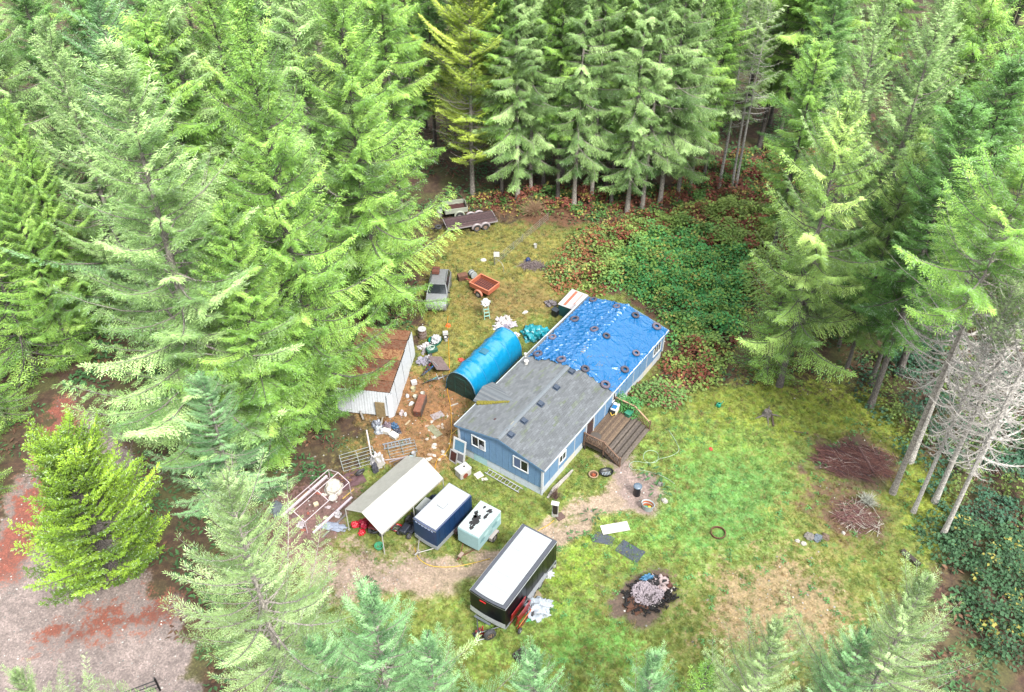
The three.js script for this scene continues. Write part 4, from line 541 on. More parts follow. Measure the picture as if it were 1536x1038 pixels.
// ---------- white canopy on poles and what it shelters ----------
const CP = V(-7.44, 0, -38.61), CT = 52;
const inCanopy = (o, x, z, deg = 0) => { const a = CT * Math.PI / 180; return place(o, CP.x + x * Math.cos(a) + z * Math.sin(a), CP.z - x * Math.sin(a) + z * Math.cos(a), CT + deg); };
{
  const c = place(thing('canopy', 'white peaked canopy on thin white poles beside the blue trailer', 'canopy'), CP.x, CP.z, CT), L = 5.68, W = 3.18, E = 2.02, Rg = 2.9, white = M('#9a9a96', 0.5);
  const cloth = new THREE.MeshPhysicalMaterial({ color: new THREE.Color(0.3, 0.296, 0.275), roughness: 0.6, transmission: 0.25, thickness: 0, side: THREE.DoubleSide, map: texGrime });
  const sag = (u, w) => 0.06 * Math.sin(Math.PI * w) * (0.5 + 0.5 * Math.cos(u * Math.PI * 2 * 3)) ;
  for (const s of [-1, 1]) part(c, 'cover', [sheet(48, 14, (u, v) => V((u - 0.5) * L, lerp(Rg, E, v) - sag(u, v) + 0.008 * n2(u * 14, v * 5 + s * 9) + 0.03, s * W / 2 * v)), sheet(48, 1, (u, v) => V((u - 0.5) * L, E + 0.03 - v * 0.12, s * (W / 2 + 0.012 * v)))], cloth);
  for (const x of [-L / 2 + 0.02, 0, L / 2 - 0.02]) { for (const s of [-1, 1]) { const p = part(c, 'pole', rod(V(x, -0.02, s * (W / 2 - 0.02)), V(x, E, s * (W / 2 - 0.02)), 0.035), white); part(p, 'foot', box(0.16, 0.02, 0.16, x, 0.01, s * (W / 2 - 0.02)), white); part(c, 'rafter', rod(V(x, E, s * (W / 2 - 0.02)), V(x, Rg, 0), 0.028), white); } }
  part(c, 'ridge_pole', rod(V(-L / 2, Rg, 0), V(L / 2, Rg, 0), 0.028), white); for (const s of [-1, 1]) part(c, 'eave_pole', rod(V(-L / 2, E, s * (W / 2 - 0.02)), V(L / 2, E, s * (W / 2 - 0.02)), 0.028), white);
  // red plastic sacks
  const rs = inCanopy(thing('sack_pile', 'heap of crimson plastic sacks under the open end of the canopy', 'sack pile'), -2.15, -1.0); const rr = rng(6); for (let k = 0; k < 9; k++) { const g = lump(0.24, 0.24, 0.2, k * 4, 0.35, 2); g.rotateY(k); g.translate((rr() - 0.5) * 0.75, (k > 5 ? 0.36 : 0.02), (rr() - 0.5) * 0.7); part(rs, 'sack', g, M(k % 3 ? '#8e1030' : '#a01024', 0.4)); }
  // motorcycle
  const m = put(thing('motorcycle', 'black and red motorcycle parked under the front pole of the canopy', 'motorcycle'), 579, 799, 6);
  for (const x of [-0.72, 0.72]) { const w = part(m, 'wheel', ring(0.29, 0.065, x, 0.35, 0, 0, 0), rubber); part(w, 'rim', ring(0.22, 0.02, x, 0.35, 0, 0, 0), silver); part(w, 'spoke', [0, 1, 2, 3, 4].map((k) => rod(V(x, 0.35, 0), V(x + 0.23 * Math.cos(k * 1.257), 0.35 + 0.23 * Math.sin(k * 1.257), 0), 0.012)), silver); }
  part(m, 'frame', [rod(V(-0.72, 0.35, 0.08), V(-0.45, 0.95, 0.06), 0.03), rod(V(-0.72, 0.35, -0.08), V(-0.45, 0.95, -0.06), 0.03), rod(V(-0.45, 0.85, 0), V(0.3, 0.65, 0), 0.035), rod(V(0.72, 0.35, 0.09), V(0.1, 0.4, 0.09), 0.03)], M('#2a2a2c', 0.4, 0.5)); part(m, 'engine', [rbox(0.42, 0.34, 0.28, 0, 0.42, 0, 0.06), cyl(0.09, 0.11, 0.24, -0.08, 0.66, 0)], silver);
  part(m, 'tank', lump(0.27, 0.17, 0.16, 2, 0.06, 2, -0.12, 0.78, 0), M('#7c1414', 0.25)); part(m, 'seat', rbox(0.6, 0.09, 0.24, 0.4, 0.82, 0, 0.04), M('#151516', 0.6)); part(m, 'handlebar', tube([V(-0.3, 1.05, -0.36), V(-0.45, 1.02, -0.15), V(-0.47, 0.98, 0), V(-0.45, 1.02, 0.15), V(-0.3, 1.05, 0.36)], 0.016), silver); part(m, 'fender', ring(0.33, 0.05, 0.72, 0.42, 0, 0, 0, 1.3), M('#7c1414', 0.3)); part(m, 'headlight', lump(0.1, 0.1, 0.1, 1, 0.02, 2, -0.58, 0.86, 0), silver);
  // quad bike further in
  const q = inCanopy(thing('quad_bike', 'dusty red quad bike parked in the shade of the canopy', 'quad bike'), -1.5, -0.1, 20); for (const x of [-0.5, 0.5]) for (const z of [-0.38, 0.38]) wheel(q, 0.27, 0.22, x, 0.27, z, '#4a4a4a'); part(q, 'body', [rbox(0.95, 0.2, 0.42, 0, 0.6, 0, 0.08), rbox(0.42, 0.08, 0.95, -0.52, 0.66, 0, 0.04), rbox(0.46, 0.08, 0.95, 0.52, 0.66, 0, 0.04)], M('#6a1616', 0.35)); part(q, 'seat', rbox(0.6, 0.12, 0.28, 0.15, 0.77, 0, 0.05), M('#17171a', 0.6)); part(q, 'handlebar', [rod(V(-0.28, 0.95, -0.35), V(-0.28, 0.95, 0.35), 0.016), rod(V(-0.28, 0.6, 0), V(-0.28, 0.95, 0), 0.025)], steel); part(q, 'rack', [rod(V(0.72, 0.8, -0.35), V(0.72, 0.8, 0.35), 0.014), rod(V(-0.72, 0.8, -0.35), V(-0.72, 0.8, 0.35), 0.014), rod(V(0.45, 0.8, -0.35), V(0.72, 0.8, -0.35), 0.014), rod(V(0.45, 0.8, 0.35), V(0.72, 0.8, 0.35), 0.014)], steel);
  const mw = inCanopy(thing('riding_mower', 'small black tractor with pale trim under the canopy edge', 'tractor'), -0.5, 1.5, 10); for (const [x, r] of [[-0.55, 0.2], [0.5, 0.29]]) for (const z of [-0.36, 0.36]) wheel(mw, r, 0.18, x, r, z, '#77706a'); part(mw, 'hood', rbox(0.75, 0.36, 0.5, -0.4, 0.56, 0, 0.1), M('#20242e', 0.35)); part(mw, 'seat', [rbox(0.4, 0.1, 0.42, 0.4, 0.62, 0), rbox(0.1, 0.42, 0.42, 0.62, 0.8, 0)], M('#1a1a1c', 0.6)); part(mw, 'deck', rbox(0.7, 0.12, 0.9, 0.02, 0.24, 0), M('#2c303a', 0.4)); part(mw, 'steering_wheel', ring(0.16, 0.018, 0.05, 0.86, 0, 1.1), M('#111', 0.6));
  const gb = put(single('wire_basket', 'round green garden basket beside the canopy pole', 'basket', [ring(0.27, 0.025, 0, 0.3, 0), lathe([[0.2, 0.01], [0.27, 0.3], [0.25, 0.29], [0.17, 0.03], [0.001, 0.03]], 20)], M('#2c7a58', 0.6)), 569, 823, 0);
  const wb = inCanopy(thing('chest_freezer', 'pale grey chest stored under the long edge of the canopy', 'chest'), 1.15, 1.35, 5); part(wb, 'body', rbox(1.1, 0.75, 0.6, 0, 0.38, 0, 0.05), M('#8f979a', 0.5)); part(wb, 'lid', rbox(1.12, 0.1, 0.62, 0, 0.81, 0, 0.04), M('#9aa0a2', 0.5)); part(wb, 'handle', box(0.3, 0.03, 0.03, 0, 0.72, 0.32), steel);
  const bs = inCanopy(single('cloth_bundle', 'dark blue bundle of cloth behind the pale grey chest', 'cloth', lump(0.45, 0.6, 0.4, 31, 0.35, 3), M('#1d2740', 0.8)), 2.0, 1.35);
}
// ---------- old open trailers at the top of the yard ----------
{
  const f = place(thing('flatbed_trailer', 'old flatbed trailer with a worn plank deck and two axles', 'trailer'), -3.83, -72.1, 18), L = 4.7, W = 1.8, r = rng(2), cols = ['#4d3b40', '#5a474a', '#43363a', '#604e50'].map((h) => M(h, 0.9, 0, { map: texWood }));
  for (let k = 0; k < 10; k++) { const w = W / 10, l = L - r() * 0.25; part(f, 'plank', box(l, 0.05, w - 0.014, (L - l) / 2 * (r() - 0.5), 0.66 + (r() - 0.5) * 0.012, -W / 2 + w * (k + 0.5)), cols[(r() * 4) | 0]); }
  part(f, 'frame', [box(L, 0.12, 0.06, 0, 0.57, W / 2 - 0.02), box(L, 0.12, 0.06, 0, 0.57, -W / 2 + 0.02), box(0.06, 0.12, W, L / 2, 0.57, 0), box(0.06, 0.12, W, -L / 2, 0.57, 0)], M('#8a8488', 0.6, 0.2));
  for (const s of [-1, 1]) { for (const x of [0.32, 1.12]) wheel(f, 0.33, 0.2, x, 0.33, s * (W / 2 + 0.14), '#8a7468'); part(f, 'fender', [ring2(0.4, 0.32, s * (W / 2 + 0.14)), ring2(0.4, 1.12, s * (W / 2 + 0.14))], M('#8d8488', 0.5, 0.2)); }
  part(f, 'axle', [rod(V(0.32, 0.33, -0.9), V(0.32, 0.33, 0.9), 0.05), rod(V(1.12, 0.33, -0.9), V(1.12, 0.33, 0.9), 0.05)], steel); tongue(f, -L / 2, 1.1, 0.5, M('#2b2627', 0.8)); part(f, 'spare_tyre', ring(0.24, 0.1, -L / 2 - 0.7, 0.56, 0.1), rubber);
  const p = put(thing('pickup_bed_trailer', 'white trailer made from a pickup bed, standing behind the flatbed', 'trailer'), 683, 321, 14), w = M('#83887c', 0.55);
  part(p, 'bed', [rbox(2.1, 0.5, 0.06, 0, 0.85, 0.75, 0.02), rbox(2.1, 0.5, 0.06, 0, 0.85, -0.75, 0.02), rbox(0.06, 0.5, 1.5, -1.05, 0.85, 0, 0.02), rbox(0.06, 0.5, 1.5, 1.05, 0.85, 0, 0.02)], w); part(p, 'bed_floor', box(2.05, 0.05, 1.45, 0, 0.64, 0), M('#3c1d1c', 0.9)); for (const s of [-1, 1]) { wheel(p, 0.31, 0.2, 0.25, 0.31, s * 0.78, '#9a9794'); part(p, 'wheel_arch', ring2(0.42, 0.25, s * 0.8, 0.33), w); }
  part(p, 'axle', [rod(V(0.25, 0.31, -0.75), V(0.25, 0.31, 0.75), 0.05), box(1.9, 0.1, 0.9, 0, 0.55, 0)], steel); part(p, 'stake', [rod(V(0.95, 1.1, 0.7), V(0.98, 1.7, 0.7), 0.03), rod(V(0.95, 1.1, -0.7), V(0.8, 1.75, -0.7), 0.03)], M('#4a3b32', 0.9)); tongue(p, -1.05, 0.9, 0.4, rusty);
  const lm = put(thing('lidded_drum', 'white drum with a dark lid beside the pickup bed trailer', 'drum'), 660, 322, 10); part(lm, 'drum', cyl(0.3, 0.3, 0.85, 0, 0.43, 0), M('#9a9c9a', 0.5)); part(lm, 'lid', cyl(0.32, 0.32, 0.1, 0, 0.9, 0), M('#4b504e', 0.6));
}
function ring2(R, x, z, y = 0.34) { const g = new THREE.TorusGeometry(R, 0.1, 6, 14, Math.PI); g.scale(1, 1, 1.2); g.translate(x, y, z); return g; }
{
  const o = place(thing('utility_trailer', 'salmon orange utility trailer with a rusty mesh floor', 'trailer'), -2.29, -62.22, -37.5), L = 2.0, W = 1.48, c = M('#94523c', 0.6), h = 0.42, y = 0.74;
  part(o, 'side', rbox(L, h, 0.05, 0, y, W / 2, 0.015), c); part(o, 'side', rbox(L, h, 0.05, 0, y, -W / 2, 0.015), c); part(o, 'end', rbox(0.05, h, W - 0.06, L / 2, y, 0, 0.015), c); part(o, 'end', rbox(0.05, h, W - 0.06, -L / 2, y, 0, 0.015), c); part(o, 'top_rim', [box(L + 0.08, 0.04, 0.1, 0, y + h / 2 + 0.01, W / 2), box(L + 0.08, 0.04, 0.1, 0, y + h / 2 + 0.01, -W / 2), box(0.1, 0.038, W - 0.1, L / 2, y + h / 2 + 0.009, 0), box(0.1, 0.038, W - 0.1, -L / 2, y + h / 2 + 0.009, 0)], M('#a2634b', 0.6));
  const fl = part(o, 'floor', box(L - 0.06, 0.03, W - 0.06, 0, y - h / 2 + 0.02, 0), M('#3a1512', 0.9)); for (let k = 0; k < 9; k++) part(fl, 'floor_bar', box(0.03, 0.03, W - 0.1, -0.85 + k * 0.21, y - h / 2 + 0.05, 0), M('#6b3a2e', 0.9)); for (let k = 0; k < 5; k++) part(fl, 'floor_bar', box(L - 0.1, 0.03, 0.03, 0, y - h / 2 + 0.053, -0.56 + k * 0.28), M('#6b3a2e', 0.9));
  for (const s of [-1, 1]) { wheel(o, 0.28, 0.17, 0.05, 0.28, s * (W / 2 + 0.16), '#9c9894'); const g = new THREE.TorusGeometry(0.36, 0.1, 6, 14, Math.PI); g.scale(1, 1, 1.1); g.translate(0.05, 0.3, s * (W / 2 + 0.16)); part(o, 'fender', g, M('#9c6450', 0.6)); }
  part(o, 'axle', [rod(V(0.05, 0.28, -0.8), V(0.05, 0.28, 0.8), 0.04), box(L - 0.1, 0.08, 0.8, 0, 0.48, 0)], rusty); tongue(o, -L / 2, 0.8, 0.4, M('#7a3a30', 0.8));
  const bx = put(thing('wooden_crate', 'brown wooden crate standing beside the salmon orange trailer', 'crate'), 694, 419, 20); for (let k = 0; k < 3; k++) for (const s of [-1, 1]) part(bx, 'slat', box(0.8, 0.13, 0.03, 0, 0.1 + k * 0.16, s * 0.25), M('#5d3d30', 0.9, 0, { map: texWood })); for (const s of [-1, 1]) part(bx, 'end', box(0.03, 0.48, 0.48, s * 0.4, 0.25, 0), M('#4a2f26', 0.9, 0, { map: texWood })); part(bx, 'lid', box(0.82, 0.03, 0.54, 0, 0.51, 0), M('#6d4a3b', 0.9, 0, { map: texWood }));
  const br = put(thing('barrel', 'pale grey barrel with dark bands between the crate and the orange trailer', 'barrel'), 709, 416, 0); part(br, 'drum', cyl(0.3, 0.3, 0.55, 0, 0.34, 0, 18, Math.PI / 2, 0.6), M('#8b8f90', 0.5)); for (const s of [-0.15, 0.15]) part(br, 'band', cyl(0.312, 0.312, 0.07, s * Math.sin(0.6), 0.34, s * Math.cos(0.6), 18, Math.PI / 2, 0.6), M('#22262e', 0.6));
}
// ---------- car half under the fir ----------
{
  const c = place(thing('parked_car', 'silver estate car parked half under the fir branches', 'car'), -6.1, -61.6, -93), L = 4.5, W = 1.75, paint = M('#8e9094', 0.25, 0.5), s = new THREE.Shape();
  s.moveTo(-2.2, 0.35); s.lineTo(2.18, 0.35); s.quadraticCurveTo(2.3, 0.55, 2.2, 0.78); s.quadraticCurveTo(1.9, 0.92, 1.15, 0.98); s.lineTo(0.5, 1.02); s.lineTo(-1.9, 1.02); s.quadraticCurveTo(-2.25, 0.95, -2.2, 0.35);
  const body = new THREE.ExtrudeGeometry(s, { depth: W - 0.16, bevelEnabled: true, bevelSize: 0.08, bevelThickness: 0.08, bevelSegments: 3 }); body.translate(0, 0, -W / 2 + 0.08); part(c, 'body', body, paint);
  const cab = (y, k) => [V(lerp(1.1, 0.35, k), y, 0), V(lerp(-2.0, -1.75, k), y, 0), lerp(0.84, 0.66, k)], A = cab(1.02, 0), B = cab(1.5, 1);
  const p = (q, sgn, e) => V(q[e].x, q[0].y, sgn * q[2]); 
  part(c, 'windscreen', quad(p(A, -1, 0), p(A, 1, 0), p(B, 1, 0), p(B, -1, 0)), glassDark); part(c, 'rear_window', quad(p(A, 1, 1), p(A, -1, 1), p(B, -1, 1), p(B, 1, 1)), glassDark); for (const g of [-1, 1]) part(c, 'side_window', quad(p(A, g, 0), p(A, g, 1), p(B, g, 1), p(B, g, 0)), glassDark);
  const roof = part(c, 'roof', rbox(2.1, 0.06, 1.34, -0.7, 1.52, 0, 0.03), paint); part(c, 'pillar', [-1, 1].flatMap((g) => [0, 1].map((e) => rod(p(A, g, e), p(B, g, e), 0.045))), paint); for (const g of [-1, 1]) part(roof, 'roof_rail', rod(V(0.1, 1.59, g * 0.6), V(-1.5, 1.59, g * 0.6), 0.02), steel);
  part(c, 'bumper', rbox(0.22, 0.24, W, 2.2, 0.5, 0, 0.08), M('#a3a5a8', 0.3, 0.3)); part(c, 'grille', box(0.03, 0.14, 0.7, 2.29, 0.68, 0), M('#15161a', 0.5)); for (const g of [-1, 1]) { part(c, 'headlight', rbox(0.06, 0.13, 0.34, 2.24, 0.72, g * 0.62, 0.03), M('#a8adb2', 0.1)); part(c, 'mirror', rbox(0.12, 0.12, 0.2, 0.85, 1.1, g * 0.98, 0.04), M('#17181c', 0.4)); for (const x of [1.38, -1.4]) wheel(c, 0.31, 0.2, x, 0.31, g * 0.8, '#6d7075'); }
  const lg = thing('roof_box', 'rust brown box strapped on the roof of the silver car', 'box'); lg.position.copy(c.position); lg.rotation.copy(c.rotation); part(lg, 'body', rbox(0.7, 0.32, 0.6, -1.2, 1.78, 0.3, 0.03), M('#5a3226', 0.8)); part(lg, 'strap', box(0.06, 0.34, 0.62, -1.2, 1.78, 0.3), M('#1a1a1a', 0.8));
}
// ---------- blue tunnel tent ----------
{
  const t = place(thing('tunnel_tent', 'bright blue tunnel tent with a dark green end wall beside the home', 'tent'), -2.07, -52.2, 56.5), L = 6.2, W = 2.7, Hh = 2.12;
  const arch = (v) => { const a = Math.PI * v, k = 0.86; return [-(W / 2) * Math.sign(Math.cos(a)) * Math.abs(Math.cos(a)) ** k, Hh * Math.sin(a) ** 0.82]; };
  part(t, 'cover', sheet(60, 36, (u, v) => { const [z, y] = arch(v), hoop = Math.abs(Math.sin(u * Math.PI * 4)), r = 1 - 0.035 * hoop + 0.014 * n2(u * 9, v * 7) + 0.006 * n2(u * 30, v * 5); return V((u - 0.5) * L, y * r, z * r); }), new THREE.MeshPhysicalMaterial({ color: new THREE.Color(0.003, 0.15, 0.3), roughness: 0.25, side: THREE.DoubleSide, clearcoat: 0.3, clearcoatRoughness: 0.25, map: texGrime }));
  const end = (x, s) => sheet(14, 10, (u, v) => { const [z, y] = arch(u); return V(x + s * 0.06 * n2(u * 4, v * 4), y * v * 0.99, z * 0.99); });
  const ew = part(t, 'end_wall', end(-L / 2 + 0.04, 1), M('#0d2a26', 0.55), 'dark green zipped end wall'); part(t, 'end_wall', end(L / 2 - 0.04, 1), M('#0d2a26', 0.55));
  part(ew, 'door_seam', [rod(V(-L / 2 - 0.01, 0.05, -0.5), V(-L / 2 - 0.01, 1.7, -0.45), 0.012), rod(V(-L / 2 - 0.01, 0.05, 0.5), V(-L / 2 - 0.01, 1.7, 0.45), 0.012), rod(V(-L / 2 - 0.01, 1.7, -0.45), V(-L / 2 - 0.01, 1.7, 0.45), 0.012)], M('#1e4a42', 0.6));
  for (let k = 0; k <= 4; k++) { const x = (k / 4 - 0.5) * (L - 0.1), pts = []; for (let i = 0; i <= 20; i++) { const [z, y] = arch(i / 20); pts.push(V(x, y * 1.004, z * 1.004)); } part(t, 'hoop', tube(pts, 0.022, 40, 5), M(k ? '#1d6fa0' : '#6f8288', 0.5)); }
  part(t, 'patch', sheet(8, 8, (u, v) => { const [z, y] = arch(0.5 + (v - 0.5) * 0.12); return V(-0.3 + u * 0.55, y * 1.012, z * 1.012); }), M('#22566a', 0.6)); part(t, 'skirt_weight', [rod(V(-L / 2, 0.06, W / 2 + 0.02), V(L / 2, 0.06, W / 2 + 0.02), 0.06), rod(V(-L / 2, 0.06, -W / 2 - 0.02), V(L / 2, 0.06, -W / 2 - 0.02), 0.06)], M('#14343a', 0.7));
}
// ---------- white sheet metal shed under the fir ----------
{
  const s = place(thing('shed', 'low shed with white ribbed metal walls and a needle covered roof', 'shed'), -10.1, -51.2, 82), L = 6.8, W = 4.0, h = 2.3, wm = M('#b4b9bf', 0.5, 0.05);
  const rib = (len, n) => (u) => 0.02 * Math.abs(Math.sin(u * n * Math.PI));
  for (let k = 0; k < 6; k++) part(s, 'wall_sheet', sheet(24, 1, (u, v) => V(-L / 2 + (k + u) * L / 6, v * (h + 0.1 + 0.05 * Math.sin(k * 2)), W / 2 + 0.02 * (k % 2) + 0.02 * Math.abs(Math.sin(u * 5 * Math.PI)) + (1 - v) * 0.12)), wm);
  for (let k = 0; k < 4; k++) part(s, 'wall_sheet', sheet(24, 1, (u, v) => V(-L / 2 - 0.02 - 0.02 * (k % 2) - 0.02 * Math.abs(Math.sin(u * 5 * Math.PI)) - (1 - v) * 0.15, 0.15 + v * (h - 0.12), -W / 2 + (k + u) * W / 4)), wm);
  part(s, 'corner_sheet', sheet(16, 8, (u, v) => { const a = u * Math.PI / 2; return V(-L / 2 + 0.1 - 0.34 * Math.cos(a), v * h * 1.0 - 0.05, W / 2 - 0.25 + 0.36 * Math.sin(a)); }), wm);
  part(s, 'wall', [box(0.06, h, W - 0.2, L / 2, h / 2, 0), box(L, h, 0.06, 0, h / 2, -W / 2 + 0.05)], M('#5e5148', 0.9));
  const rr = rng(12), rc = ['#5d4130', '#6a4a34', '#54402f', '#7a5a3c'].map((c) => M(c, 0.95)); for (let k = 0; k < 6; k++) part(s, 'roof_sheet', sheet(14, 10, (u, v) => V(-L / 2 + (k + u) * L / 6, h + 0.02 + 0.03 * (k % 2) + 0.02 * Math.abs(Math.sin(u * 6 * Math.PI)) + 0.03 * n2(k + u * 2, v * 5), (v - 0.5) * (W - 0.1))), rc[k % 4]);
  const edgeM = M('#7f7a74', 0.8); for (const [x, z] of [[-L / 2 + 0.3, W / 2 - 0.1], [0, W / 2 - 0.1], [L / 2 - 0.3, W / 2 - 0.1]]) part(s, 'post', box(0.1, h, 0.1, x, h / 2, z - 0.05), edgeM);
  part(s, 'door', box(0.05, 1.5, 0.7, -L / 2 - 0.26, 0.75, 1.2), M('#8a7a5a', 0.8, 0, { map: texWood }));
  // fallen needles and cones on the roof
  const pts = []; for (let k = 0; k < 900; k++) { const g = box(0.12 + 0.2 * rr(), 0.015, 0.025, -L / 2 + rr() * L, h + 0.085, (rr() - 0.5) * (W - 0.2), 0, rr() * 6.28, (rr() - 0.5) * 0.3); pts.push(g); }
  const lit = part(s, 'fallen_twigs', pts, M('#6a3c28', 0.95)); lit.userData.kind = 'stuff';
}
// ---------- small things placed by their foot in the photo ----------
const boxThing = (name, label, cat, px, py, deg, sx, sy, sz, col, lidCol) => { const o = put(thing(name, label, cat), px, py, deg); part(o, 'body', rbox(sx, sy, sz, 0, sy / 2, 0, 0.03), M(col, 0.6)); if (lidCol) part(o, 'lid', rbox(sx + 0.04, 0.06, sz + 0.04, 0, sy + 0.02, 0, 0.02), M(lidCol, 0.6)); return o; };
const plank = (name, label, cat, a, b, w, t, col, h = 0.04, map = texWood) => single(name, label, cat, (() => { const A = at(...a), B = at(...b); A.y = gh(A.x, A.z) + h; B.y = gh(B.x, B.z) + h; const d = B.clone().sub(A), g = new THREE.BoxGeometry(d.length(), t, w), x = d.clone().normalize(), z = x.clone().cross(V(0, 1, 0)).normalize(); g.applyMatrix4(new THREE.Matrix4().makeBasis(x, z.clone().cross(x), z).setPosition(A.clone().add(B).multiplyScalar(0.5))); return g; })(), M(col, 0.75, 0, { map }));
const heap = (name, label, cat, px, py, rx, ry, rz, seed, col, rough = 0.35, r = 0.6) => put(single(name, label, cat, lump(rx, ry, rz, seed, rough, 3), M(col, r)), px, py, seed * 20);
const cord = (name, label, pts, r, col) => single(name, label, name.includes('hose') ? 'hose' : 'cord', tube(pts.map(([x, y]) => { const p = at(x, y); p.y = gh(p.x, p.z) + r + 0.01; return p; }), r, pts.length * 8, 5), M(col, 0.5));
cord('extension_cord', 'orange cord reel line running from the car past the tent to the yard', [[672, 474], [671, 490], [673, 520], [674, 560], [671, 585], [676, 610], [677, 640], [676, 662], [668, 680], [656, 690], [652, 706]], 0.028, '#a87a1e');
cord('extension_cord', 'yellow cord leaving the corner of the home', [[700, 628], [690, 640], [677, 652], [674, 672], [668, 682], [676, 690], [690, 688]], 0.025, '#a98a34');
cord('extension_cord', 'yellow cord lying in a curve from the blue trailer hitch across the path', [[622, 822], [628, 838], [645, 849], [675, 851], [705, 846], [735, 838]], 0.026, '#a88a2a');
cord('extension_cord', 'yellow cord from the utility pedestal to the black trailer', [[831, 780], [824, 786], [812, 793], [800, 800]], 0.026, '#a88a2a');
cord('garden_hose', 'pale garden hose looped on the grass in front of the deck', [[1003, 645], [1014, 662], [1018, 676], [1006, 684], [990, 688], [975, 694], [966, 689], [967, 679], [976, 675], [986, 679], [985, 692], [970, 694], [952, 692], [944, 697], [948, 704], [962, 705], [982, 710], [1000, 718], [1012, 726]], 0.024, '#7f937c');
heap('cord_reel', 'orange cable reel in the grass near the silver car', 'cable reel', 672, 489, 0.2, 0.16, 0.2, 3, '#b4561c');
{ // by the deck
  const tc = put(thing('trash_can', 'black cylindrical trash can on the bare soil by the deck', 'trash can'), 955, 742, 20); part(tc, 'body', cyl(0.27, 0.23, 0.84, 0, 0.42, 0, 20), M('#11141a', 0.4)); part(tc, 'lid', lathe([[0.001, 0.98], [0.2, 0.95], [0.29, 0.88], [0.29, 0.83], [0.26, 0.83]], 20), M('#4a5866', 0.4)); part(tc, 'sticker', sheet(6, 2, (u, v) => { const a = 0.35 + u * 0.8; return V(0.27 * Math.sin(a), 0.62 + v * 0.14, 0.27 * Math.cos(a)); }), M('#a8acb0', 0.5));
  const tub = put(thing('planter_tub', 'white oval tub with an orange inside and coloured toys', 'tub'), 971, 764, -30); const tb = new THREE.LatheGeometry([[0.27, 0], [0.36, 0.5], [0.4, 0.56], [0.37, 0.57], [0.33, 0.48], [0.25, 0.06], [0.001, 0.06]].map(([a, b]) => new THREE.Vector2(a, b)), 24); tb.scale(1.15, 1, 0.85); part(tub, 'shell', tb, M('#8c9698', 0.5)); const il = new THREE.LatheGeometry([[0.335, 0.5], [0.3, 0.3], [0.24, 0.08]].map(([a, b]) => new THREE.Vector2(a, b)), 24); il.scale(1.14, 1, 0.84); part(tub, 'lining', il, M('#8f4a26', 0.8)); for (const [x, z, c] of [[-0.1, 0.08, '#1f7a58'], [0.12, -0.02, '#a89a2c'], [0, 0.12, '#2a7a3c']]) part(tub, 'toy', lump(0.13, 0.12, 0.11, x * 40, 0.2, 2, x, 0.2, z), M(c, 0.5));
  const bed = put(thing('pet_bed', 'black oval plastic pet bed with pale slats inside, beside the steps', 'pet bed'), 909, 711, 10); const bg = new THREE.LatheGeometry([[0.36, 0], [0.44, 0.24], [0.47, 0.26], [0.43, 0.27], [0.38, 0.06], [0.001, 0.05]].map(([a, b]) => new THREE.Vector2(a, b)), 26); bg.scale(1.05, 1, 0.8); part(bed, 'shell', bg, M('#0e1114', 0.45)); for (let k = 0; k < 6; k++) part(bed, 'slat', box(0.035, 0.02, 0.3, -0.25 + k * 0.1, 0.08, 0.04), M('#8d97a4', 0.6));
  const bk = put(thing('basket', 'round rusty brown basket on the grass next to the pet bed', 'basket'), 890, 714, 0); part(bk, 'rim', ring(0.3, 0.05, 0, 0.18, 0), M('#7b6650', 0.9)); part(bk, 'bowl', lathe([[0.2, 0.01], [0.3, 0.18], [0.26, 0.16], [0.18, 0.04], [0.001, 0.04]], 20), M('#4a3022', 0.9)); part(bk, 'contents', lump(0.14, 0.12, 0.12, 4, 0.3, 2, 0, 0.06, 0), M('#7a3a22', 0.9));
  const rg = put(thing('steel_ring', 'rusty steel fire ring lying in the green grass', 'fire ring'), 1077, 800, 0); part(rg, 'band', lathe([[0.44, 0], [0.45, 0.14], [0.48, 0.15], [0.48, 0], [0.44, 0]], 28), M('#4a2c22', 0.85, 0, { map: texRust })); part(rg, 'lip', ring(0.46, 0.03, 0, 0.16, 0), M('#5a382a', 0.85, 0, { map: texRust }));
  const wbr = put(thing('foam_board', 'white foam board lying on the grass near the burn pile', 'board'), 922.5, 793, 12); part(wbr, 'panel', rbox(1.8, 0.05, 0.72, 0, 0.09, 0, 0.01), M('#a3a29c', 0.6));
  const mt = put(single('rubber_mat', 'dark blue grey rubber mat lying alone in the grass', 'mat', sheet(20, 12, (u, v) => V((u - 0.5) * 1.62 + 0.02 * n2(v * 6, 1), 0.05 + 0.02 * n2(u * 3, v * 3), (v - 0.5) * 1.03 + 0.02 * n2(u * 8, 4))), M('#2c3440', 0.7)), 945, 827, -36.5);
  const mt2 = put(single('rubber_mat', 'dark grey rubber mat half under the white foam board', 'mat', sheet(20, 12, (u, v) => V((u - 0.5) * 1.35, 0.03 + 0.015 * n2(u * 3 + 7, v * 3), (v - 0.5) * 0.95 * (1 - 0.3 * u) + 0.03 * n2(u * 6, 2))), M('#343a44', 0.8)), 905, 808, -20);
